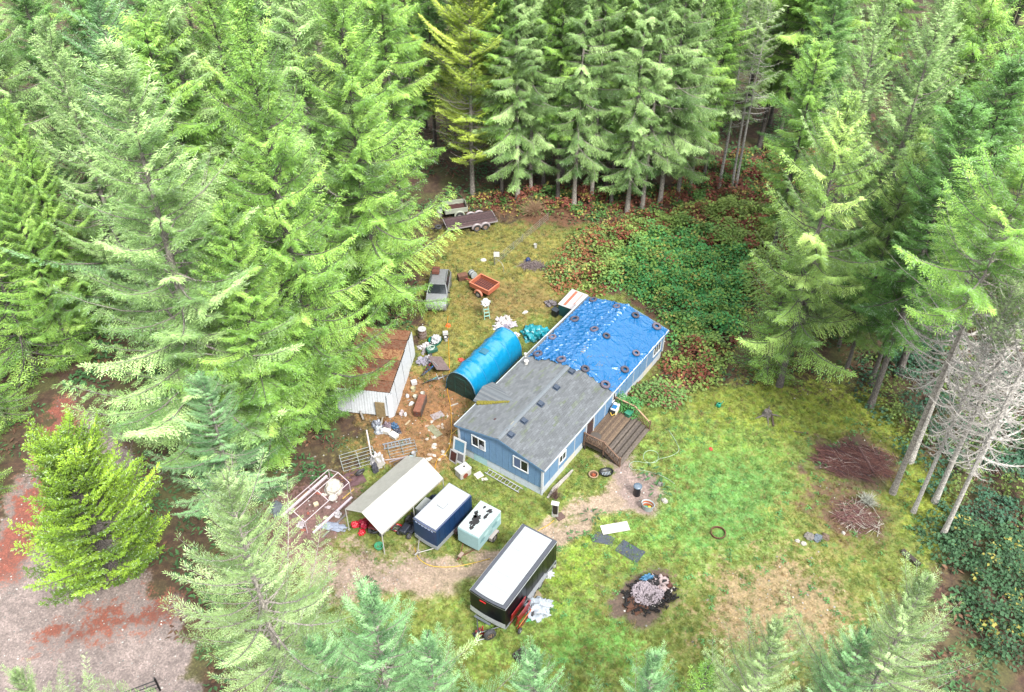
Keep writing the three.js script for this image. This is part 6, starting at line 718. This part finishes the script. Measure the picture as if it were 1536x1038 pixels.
{ // burn pile
  const b = put(thing('burn_pile', 'heap of ash and charred rubbish in the grass', 'burn pile'), 972, 893, 20); const r = rng(31);
  part(b, 'ash_heap', lump(0.8, 0.42, 0.72, 7, 0.4, 5, 0.05, 0.0, -0.1), M('#3c3638', 0.95)); part(b, 'char', lump(0.6, 0.42, 0.5, 9, 0.6, 4, 0.7, 0, -0.45), M('#151316', 0.9)); part(b, 'rusty_soil', lump(0.7, 0.2, 0.55, 11, 0.5, 3, -0.85, 0, 0.3), M('#452a1c', 0.95));
  part(b, 'sheet', sheet(10, 10, (u, v) => V(0.55 + (u - 0.5) * 0.5, 0.3 + 0.1 * n2(u * 4, v * 4) - v * 0.25, 0.25 + (v - 0.5) * 0.9)), M('#6a4a42', 0.8)); part(b, 'sheet', sheet(12, 12, (u, v) => V(1.25 + (u - 0.5) * 0.8, 0.16 + 0.14 * n2(u * 5, v * 5), -0.4 + (v - 0.5) * 0.95)), M('#4a2a22', 0.85)); part(b, 'rags', lump(0.38, 0.34, 0.4, 13, 0.7, 3, 0.95, 0.12, -0.45), M('#8f8080', 0.85)); part(b, 'blue_scrap', lump(0.34, 0.22, 0.16, 15, 0.6, 3, 0.35, 0.3, -0.95), M('#2f5f80', 0.6)); part(b, 'board', box(0.85, 0.05, 0.16, 0.1, 0.12, 0.82, 0, 0.25), M('#a5a098', 0.8)); part(b, 'board', box(0.5, 0.04, 0.12, 1.5, 0.1, 0.2, 0, 0.5), M('#9a948c', 0.8));
  const bits = []; for (let k = 0; k < 900; k++) { const a = r() * 6.28, d = Math.sqrt(r()) * 1.05, s = 0.03 + r() * 0.09; bits.push(box(s * 2, s * 0.4, s, Math.cos(a) * d * 0.95, 0.06 + Math.max(0, 0.46 - d * 0.4) + r() * 0.14, Math.sin(a) * d * 0.8 - 0.1, r() * 2, r() * 6, r() * 2)); } const bt = part(b, 'flakes', bits, M('#8c8288', 0.9)); bt.userData.kind = 'stuff';
  const bl = []; for (let k = 0; k < 700; k++) { const a = r() * 6.28, d = 0.4 + Math.sqrt(r()) * (1.15 + 0.6 * n2(Math.cos(a) * 2.2, Math.sin(a) * 2.2)), s = 0.03 + r() * 0.1; bl.push(box(s * 2, s * 0.4, s, Math.cos(a) * d, 0.05 + r() * 0.14, Math.sin(a) * d * 0.75, r() * 2, r() * 6, r() * 2)); } const b2 = part(b, 'charcoal', bl, M('#120f10', 0.95)); b2.userData.kind = 'stuff';
}
// ---------- brush piles, stump, dry bushes ----------
function sticks(n, rx, rz, h, len, seed, dirA, spread, rad = 0.014) { const r = rng(seed), out = []; for (let k = 0; k < n; k++) { const a = r() * 6.28, d = Math.sqrt(r()) * (0.82 + 0.55 * n2(Math.cos(a) * 1.5 + seed * 0.01, Math.sin(a) * 1.5 + rx)), x = Math.cos(a) * d * rx, z = Math.sin(a) * d * rz, y = Math.max(0, 1 - d * d) * h * r() + 0.03, t = dirA + (r() - 0.5) * spread, l = len * (0.4 + r()), e = (r() - 0.5) * 0.35, u = V(Math.cos(t) * Math.cos(e) * l / 2, Math.sin(e) * l / 2, Math.sin(t) * Math.cos(e) * l / 2), p = V(x, y + Math.abs(u.y), z); const m = p.clone().add(V((r() - 0.5) * 0.12, (r() - 0.3) * 0.12, (r() - 0.5) * 0.12)); out.push(rod(p.clone().sub(u), m, rad * (0.6 + r()), 4, rad * 0.8), rod(m, p.clone().add(u), rad * 0.8, 4, rad * 0.3)); } return out; }
{
  const b = put(thing('brush_pile', 'large pile of reddish cut branches at the edge of the firs', 'brush pile'), 1285, 694, 0); const pile = (n, c, s, w, ...a) => { const m = part(b, n, sticks(...a), M(c, 0.9)); m.userData.kind = 'stuff'; return m; };
  pile('branches', '#5a3a36', 0, 0, 620, 2.9, 1.5, 0.4, 1.6, 3, 0.6, 0.9); pile('branches', '#6e4a42', 0, 0, 420, 2.7, 1.4, 0.46, 1.5, 4, 0.55, 0.8); pile('branches', '#453036', 0, 0, 380, 2.8, 1.5, 0.4, 1.4, 5, 0.9, 1.6); pile('bleached_twigs', '#8c7e78', 0, 0, 160, 2.5, 1.3, 0.5, 1.3, 6, 0.5, 2.5); part(b, 'log', rod(V(0.2, 0.7, -0.9), V(0.75, 0.35, 1.2), 0.08), M('#4a3230', 0.9));
  const c = put(thing('brush_pile', 'smaller pile of grey and brown cut twigs below the large one', 'brush pile'), 1286, 778, 0); for (const [n, col, s] of [[260, '#5c3a3c', 9], [200, '#6a5248', 10], [110, '#9a958c', 11]]) { const m = part(c, 'branches', sticks(n, 1.5, 1.3, 0.25, 1.1, s, 0.4, s === 11 ? 6 : 2), M(col, 0.9)); m.userData.kind = 'stuff'; }
  const st = put(thing('tree_stump', 'splintered dark stump at the edge of the mossy grass', 'stump'), 1150, 622, 0); part(st, 'stump', [cyl(0.24, 0.36, 0.42, 0, 0.2, 0, 9), cyl(0.1, 0.15, 0.3, 0.16, 0.35, 0.1, 6, 0.3)], barkGrey); part(st, 'root', [rod(V(0.2, 0.08, 0), V(1.0, 0.02, 0.2), 0.09, 6, 0.03), rod(V(-0.2, 0.08, 0.1), V(-0.9, 0.02, 0.4), 0.09, 6, 0.03), rod(V(0, 0.08, 0.2), V(-0.1, 0.0, 1.1), 0.09, 6, 0.03), rod(V(0.1, 0.05, -0.2), V(0.4, 0.02, -0.9), 0.08, 6, 0.03)], barkGrey);
  const dry = (label, px, py, R, h, n, seed, col) => { const d = put(thing('dry_bush', label, 'bush'), px, py, 0); const r = rng(seed), out = []; for (let k = 0; k < n; k++) { const a = r() * 6.28, e = 0.25 + r() * 1.15, l = (0.5 + 0.6 * r()), q = V(Math.cos(a) * Math.cos(e) * R * l, Math.sin(e) * h * l, Math.sin(a) * Math.cos(e) * R * l), m = q.clone().multiplyScalar(0.55).add(V((r() - 0.5) * 0.2, 0.15 * h, (r() - 0.5) * 0.2)); out.push(rod(V(q.x * 0.08, 0, q.z * 0.08), m, 0.016, 4, 0.012), rod(m, q, 0.012, 4, 0.004), rod(m, q.clone().add(V((r() - 0.5) * 0.7, (r() - 0.6) * 0.5, (r() - 0.5) * 0.7)), 0.009, 4, 0.003)); } const m = part(d, 'twigs', out, M(col, 0.9)); m.userData.kind = 'stuff'; part(d, 'stem', cyl(0.05, 0.09, 0.3, 0, 0.1, 0, 7), barkGrey); return d; };
  dry('pale bare bush behind the flatbed trailer', 800, 322, 1.9, 1.8, 170, 61, '#8a7058'); dry('bare twiggy shrub with silvery leaves below the brush pile', 1300, 756, 0.9, 0.9, 120, 62, '#8f9288'); dry('leafless brown shrub at the corner of the home', 833, 748, 0.55, 1.1, 60, 63, '#5c4640'); dry('tangle of red stems under the dying fir', 1140, 268, 2.2, 1.3, 220, 64, '#5a1f1c'); dry('rust brown fern clump under the thin firs', 1095, 300, 2.4, 0.8, 200, 65, '#5e3020');
}
// fallen logs
plank('fallen_log', 'thin fallen branch lying beside the stump', 'log', [1160, 640], [1157, 620], 0.12, 0.1, '#4c4036', 0.06); plank('fallen_log', 'mossy fallen log below the small brush pile', 'log', [1352, 828], [1378, 850], 0.3, 0.26, '#3f352c', 0.12, texBark); plank('fallen_log', 'slender fallen pole in the mossy grass', 'log', [1190, 648], [1212, 651], 0.06, 0.05, '#5c5248', 0.04);
// ---------- ground cover: turf, brambles, ferns, fallen twigs ----------
const inPoly = (P, x, z) => { let k = false; for (let i = 0, j = P.length - 1; i < P.length; j = i++) if ((P[i].z > z) !== (P[j].z > z) && x < (P[j].x - P[i].x) * (z - P[i].z) / (P[j].z - P[i].z) + P[i].x) k = !k; return k; };
const keepOut = [[3.965, -48.92, HT, 8.6, 3.5], [0.14, -32.85, 0.995, 2.8, 1.2], [-4.32, -37.31, 0.942, 1.8, 0.9], [-2.03, -36.75, 0.995, 1.3, 0.8], [-2.07, -52.2, 0.986, 3.1, 1.3], [-10.1, -51.2, 1.431, 3.4, 2]];
const free = (x, z) => keepOut.every(([cx, cz, a, hx, hz]) => { const dx = x - cx, dz = z - cz, u = dx * Math.cos(a) - dz * Math.sin(a), v = dx * Math.sin(a) + dz * Math.cos(a); return Math.abs(u) > hx || Math.abs(v) > hz; });
function scatter(name, label, geo, mat, n, seed, spots, kind = 'stuff') { // spots(r) -> {x,y,z,s,color,turn,tilt} or null
  const r = rng(seed), M4 = [], C = [], q = new THREE.Quaternion(), e = new THREE.Euler();
  for (let k = 0; k < n; k++) { const o = spots(r, k); if (!o) continue; e.set(o.tx ?? (r() - 0.5) * 0.3, r() * 6.28, o.tz ?? (r() - 0.5) * 0.3); M4.push(new THREE.Matrix4().compose(V(o.x, o.y, o.z), q.setFromEuler(e), V(o.s, o.s * (o.h ?? 1), o.s))); C.push(o.c.r, o.c.g, o.c.b); }
  const m = new THREE.InstancedMesh(geo, mat, M4.length); M4.forEach((x, i) => m.setMatrixAt(i, x)); m.instanceColor = new THREE.InstancedBufferAttribute(new Float32Array(C), 3);
  m.name = name; m.userData = { kind, label }; scene.add(m); return m;
}
const leafMat = new THREE.MeshPhysicalMaterial({ color: 0xffffff, roughness: 0.7, specularIntensity: 0.6, transmission: 0.3, thickness: 0, side: THREE.DoubleSide }), bladeMat = new THREE.MeshPhysicalMaterial({ color: 0xffffff, roughness: 0.85, specularIntensity: 0.3, transmission: 0.35, thickness: 0, side: THREE.DoubleSide });
function leaves(n, R, h, len, wid, seed, fold = 0.3) { // n folded leaves over a low dome
  const r = rng(seed), pos = []; for (let k = 0; k < n; k++) { const a = r() * 6.28, d = Math.sqrt(r()) * R, p = V(Math.cos(a) * d, h * (1 - (d / R) ** 2) * (0.5 + 0.5 * r()) + 0.02, Math.sin(a) * d), t = a + (r() - 0.5) * 2.4, e = (r() - 0.45) * 0.9, u = V(Math.cos(t) * Math.cos(e), Math.sin(e), Math.sin(t) * Math.cos(e)), s = V(-Math.sin(t), (r() - 0.5) * 0.8, Math.cos(t)).normalize(), L = len * (0.7 + 0.6 * r()), W = wid * (0.7 + 0.6 * r()), up = V(0, fold * W, 0), q = p.clone().addScaledVector(u, L), m = p.clone().addScaledVector(u, L * 0.45); for (const g of [-1, 1]) { const w = m.clone().addScaledVector(s, g * W).add(up); pos.push(p.x, p.y, p.z, w.x, w.y, w.z, q.x, q.y, q.z); } }
  const g = new THREE.BufferGeometry(); g.setAttribute('position', new THREE.Float32BufferAttribute(pos, 3)); return g;
}
function tuft(n, h, R, w, seed) { const r = rng(seed), pos = [], nor = []; for (let k = 0; k < n; k++) { const a = r() * 6.28, d = r() * R, b = V(Math.cos(a) * d, -0.01, Math.sin(a) * d), t = r() * 6.28, l = h * (0.5 + r()), o = h * (0.3 + r() * 0.9), tip = b.clone().add(V(Math.cos(t) * o, l, Math.sin(t) * o)), s = V(-Math.sin(t) * w, 0, Math.cos(t) * w); pos.push(b.x - s.x, b.y, b.z - s.z, b.x + s.x, b.y, b.z + s.z, tip.x, tip.y, tip.z); for (let i = 0; i < 3; i++) nor.push(Math.cos(t) * 0.25, 0.95, Math.sin(t) * 0.25); } const g = new THREE.BufferGeometry(); g.setAttribute('position', new THREE.Float32BufferAttribute(pos, 3)); g.setAttribute('normal', new THREE.Float32BufferAttribute(nor, 3)); return g; }
const cc = new THREE.Color();
scatter('grass', 'short uneven grass of the clearing', tuft(9, 0.1, 0.16, 0.016, 3), bladeMat, 150000, 17, (r) => {
  const x = -22 + r() * 52, z = -76 + r() * 50, t = soil.turf(x, z); if (r() > t * 1.1 - 0.1 || !free(x, z)) return null;
  soil.color(x, z, cc); const k = 1.0 + 0.5 * r(), y = r(); cc.setRGB(cc.r * k * (1 + 0.25 * (y > 0.85)), cc.g * k * 1.05, cc.b * k * 0.9); return { x, y: gh(x, z), z, s: 0.5 + r() * 0.9, h: 0.6 + 0.9 * ss(-0.2, 0.6, n2(x * 0.8, z * 0.8 + 60)), c: cc.clone() };
});
scatter('weeds', 'taller weed and dry grass clumps in the clearing', tuft(12, 0.24, 0.2, 0.014, 8), bladeMat, 9000, 27, (r) => {
  const x = -22 + r() * 52, z = -76 + r() * 50, t = soil.turf(x, z); if (t < 0.2 || n2(x * 0.5 + 33, z * 0.5) < 0.15 || !free(x, z)) return null;
  soil.color(x, z, cc); const y = r(); if (y < 0.35) cc.setRGB(0.2, 0.15, 0.06); else if (y < 0.55) cc.setRGB(0.05, 0.14, 0.03); else cc.multiplyScalar(0.9 + r() * 0.4); return { x, y: gh(x, z), z, s: 0.5 + r() * 0.8, c: cc.clone() };
});
// pebbles, chips and leaves on bare soil
scatter('gravel', 'pale pebbles and chips on the bare soil', new THREE.IcosahedronGeometry(0.05, 0), new THREE.MeshStandardMaterial({ color: 0xffffff, roughness: 0.9 }), 16000, 47, (r) => {
  const x = -36 + r() * 64, z = -64 + r() * 40, t = soil.turf(x, z); if (t > 0.45 || r() > 0.6 || (t > 0.09 && t < 0.14) || !free(x, z)) return null;
  const k = 0.1 + 0.25 * r() ** 2; return { x, y: gh(x, z) + 0.005, z, s: 0.35 + r() ** 3 * 1.3, h: 0.5, c: cc.clone().setRGB(k * 1.05, k, k * 0.92) };
});
const poly = (pts) => pts.map(([a, b]) => at(a, b));
const bbox = (P) => [Math.min(...P.map((p) => p.x)), Math.max(...P.map((p) => p.x)), Math.min(...P.map((p) => p.z)), Math.max(...P.map((p) => p.z))];
const thicket = poly([[862, 418], [880, 380], [905, 348], [960, 325], [1060, 302], [1120, 296], [1195, 300], [1195, 400], [1130, 460], [1095, 540], [1075, 575], [1010, 606], [985, 588], [1000, 545], [1012, 495], [960, 452], [930, 432], [880, 445]]), tb = bbox(thicket);
const edgeDist = (P, x, z) => { let m = 1e9; for (let i = 0, j = P.length - 1; i < P.length; j = i++) { const ax = P[j].x, az = P[j].z, bx = P[i].x, bz = P[i].z, t = Math.max(0, Math.min(1, ((x - ax) * (bx - ax) + (z - az) * (bz - az)) / ((bx - ax) ** 2 + (bz - az) ** 2))); m = Math.min(m, Math.hypot(x - lerp(ax, bx, t), z - lerp(az, bz, t))); } return m; };
const mound = (x, z) => 1.35 * Math.min(1, Math.max(0, 0.55 + 0.6 * n2(x * 0.3, z * 0.3) + 0.35 * n2(x * 0.8 + 9, z * 0.8)));
const bramble = leaves(8, 0.38, 0.26, 0.21, 0.085, 5), bramble2 = leaves(8, 0.32, 0.24, 0.2, 0.08, 6);
const brambleSpot = (P, B, dens, tint) => (r) => {
  const x = lerp(B[0], B[1], r()), z = lerp(B[2], B[3], r()); if (!inPoly(P, x, z) || !free(x, z)) return null; const d = Math.min(1, edgeDist(P, x, z) / 1.8), g = n2(x * 0.42 + 3, z * 0.42) + 0.5 * n2(x * 1.3, z * 1.3 + 4); if (r() > dens * (0.35 + 0.65 * d) || g < -0.45) return null;
  return { x, y: gh(x, z) + mound(x, z) * d * (0.55 + 0.5 * r()), z, s: 0.5 + 1.1 * r() ** 1.6, tx: (r() - 0.5) * 0.8, tz: (r() - 0.5) * 0.8, c: tint(x, z, r) };
};
const heart = at(1028, 428), thTint = (x, z, r) => { // leafy green heart, rust and yellow towards the rim
  const d = Math.hypot((x - heart.x) / 7, (z - heart.z) / 8.5) + 0.25 * n2(x * 0.25, z * 0.25), rim = ss(0.65, 1.15, d), rust = n2(x * 0.33 + 12, z * 0.33) + 0.6 * n2(x * 0.9, z * 0.9 + 8), y = r(), k = 0.65 + 0.6 * r();
  if (rust > lerp(1.0, 0.15, rim) && y < 0.75) return cc.clone().setRGB(0.13 + 0.07 * y, 0.035 + 0.02 * y, 0.02); if (y > 0.95) return cc.clone().setRGB(0.27, 0.25, 0.06);
  return cc.clone().setRGB(lerp(y < 0.5 ? 0.05 : 0.12, 0.17, rim) * k, lerp(0.22, 0.25, rim) * k, lerp(y < 0.5 ? 0.055 : 0.035, 0.05, rim) * k); };
scatter('bramble_thicket', 'dense bramble thicket covering the ground behind the home', bramble, leafMat, 24000, 61, brambleSpot(thicket, tb, 0.95, thTint));
const fringe = poly([[815, 402], [870, 345], [960, 318], [1005, 320], [900, 370], [870, 440], [835, 440]]), bank2 = poly([[1370, 775], [1440, 770], [1560, 800], [1580, 1000], [1480, 1000], [1440, 930], [1420, 860], [1385, 830]]), side2 = poly([[940, 586], [985, 575], [1040, 590], [1010, 612], [960, 606]]), woods = poly([[1260, 560], [1400, 470], [1600, 480], [1620, 800], [1430, 790], [1380, 740], [1350, 690], [1320, 640]]), backEdge = poly([[690, 300], [760, 285], [860, 280], [1000, 280], [1060, 240], [1240, 200], [1260, 300], [1190, 320], [1040, 312], [960, 325], [860, 330], [760, 318], [700, 318]]);
scatter('bramble_fringe', 'yellowing bramble fringe beside the upper yard', bramble2, leafMat, 7000, 62, brambleSpot(fringe, bbox(fringe), 0.6, (x, z, r) => { const y = r(); return y < 0.35 ? cc.clone().setRGB(0.2, 0.075, 0.03) : y < 0.6 ? cc.clone().setRGB(0.24, 0.23, 0.06) : cc.clone().setRGB(0.1, 0.18, 0.04); }));
scatter('bramble_bank', 'dark glossy bramble bank under the trees', bramble2, leafMat, 7000, 63, brambleSpot(bank2, bbox(bank2), 0.3, (x, z, r) => { const k = 0.6 + 0.7 * r(); return r() > 0.93 ? cc.clone().setRGB(0.26, 0.24, 0.05) : cc.clone().setRGB(0.03 * k, 0.085 * k, 0.03 * k); }));
scatter('vine', 'leafy green vine growing over the far side of the deck', leaves(10, 0.24, 0.2, 0.12, 0.05, 15), leafMat, 420, 64, (r) => { const a = hLocal(V(0, 0, 0)), u = 0.78 + r() * 0.9, v = 3.55 + r() * 1.7, w = V(u, 0, v).applyAxisAngle(V(0, 1, 0), HT).add(HC); if (r() > 0.8 - 0.3 * (v - 3.5)) return null; const k = 0.8 + 0.5 * r(); return { x: w.x, y: 0.5 + r() * 1.1 * (u > 0.9 ? 1 : 0.5), z: w.z, s: 0.6 + 0.5 * r(), c: cc.clone().setRGB(0.06 * k, 0.2 * k, 0.05 * k) }; });
scatter('bramble_foot', 'low brambles at the foot of the home wall', bramble, leafMat, 2500, 65, brambleSpot(side2, bbox(side2), 0.8, (x, z, r) => r() < 0.25 ? cc.clone().setRGB(0.14, 0.06, 0.03) : cc.clone().setRGB(0.11, 0.2, 0.05)));
scatter('undergrowth', 'dark leafy undergrowth among the leaning trunks', bramble2, leafMat, 9000, 66, brambleSpot(woods, bbox(woods), 0.6, (x, z, r) => { const k = 0.5 + 0.7 * r(), m = ss(0, 0.6, n2(x * 0.25, z * 0.25 + 40)); return cc.clone().setRGB(lerp(0.03, 0.12, m) * k, lerp(0.1, 0.18, m) * k, lerp(0.05, 0.03, m) * k); }));
scatter('forest_edge_scrub', 'rust red and green scrub along the forest edge', bramble2, leafMat, 15000, 67, brambleSpot(backEdge, bbox(backEdge), 0.8, (x, z, r) => { const g = n2(x * 0.35, z * 0.35 + 90), y = r(), k = 0.7 + 0.6 * r(); return g > 0.05 && y < 0.8 ? cc.clone().setRGB(0.17 * k, 0.05 * k, 0.03 * k) : y > 0.85 ? cc.clone().setRGB(0.26, 0.22, 0.05) : cc.clone().setRGB(0.07 * k, 0.16 * k, 0.03 * k); }));
// ferns and seedlings on the forest floor
scatter('forest_floor_ferns', 'ferns and seedlings on the floor of the forest', leaves(14, 0.5, 0.3, 0.34, 0.07, 25), leafMat, 14000, 68, (r) => { const x = -58 + r() * 120, z = -125 + r() * 100, t = soil.turf(x, z); if (t > 0.14 || t < 0.09 || n2(x * 0.15, z * 0.15) < -0.2) return null; const k = 0.6 + 0.6 * r(); return { x, y: gh(x, z), z, s: 0.7 + r() * 0.8, c: r() < 0.25 ? cc.clone().setRGB(0.12 * k, 0.06 * k, 0.03 * k) : cc.clone().setRGB(0.045 * k, 0.12 * k, 0.035 * k) }; });
// seedlings and clover in the bare patch
scatter('seedlings', 'green seedlings dotted over the bare patch and turf', leaves(9, 0.2, 0.1, 0.12, 0.04, 35), leafMat, 1500, 69, (r) => { const x = 2 + r() * 26, z = -48 + r() * 22; if (n2(x * 0.6 + 21, z * 0.6) < 0.35 || soil.turf(x, z) < 0.15 || !free(x, z)) return null; const k = 0.7 + 0.7 * r(); return { x, y: gh(x, z), z, s: 0.5 + r(), c: cc.clone().setRGB(0.06 * k, 0.16 * k, 0.04 * k) }; });
// arching canes over the thicket
{
  const r = rng(71), out = []; for (let k = 0; k < 260; k++) { const x = lerp(tb[0], tb[1], r()), z = lerp(tb[2], tb[3], r()); if (!inPoly(thicket, x, z) || !free(x, z)) continue; const a = r() * 6.28, l = 0.8 + r() * 1.3, h = gh(x, z) + mound(x, z) * 0.7, up = 0.35 + 0.5 * r(); out.push(tube([V(x, h - 0.2, z), V(x + Math.cos(a) * l * 0.35, h + up, z + Math.sin(a) * l * 0.35), V(x + Math.cos(a) * l * 0.75, h + up * 0.9, z + Math.sin(a) * l * 0.75), V(x + Math.cos(a) * l, h + up * 0.4, z + Math.sin(a) * l)], 0.012, 8, 3)); }
  const m = part(scene, 'bramble_canes', out, M('#5a3a2a', 0.9)); m.userData = { kind: 'stuff', label: 'thin arching brown canes rising from the bramble thicket' };
}
scene.traverse((m) => { if (m.isMesh) { m.castShadow = true; m.receiveShadow = true; } });
renderer.render(scene, camera);
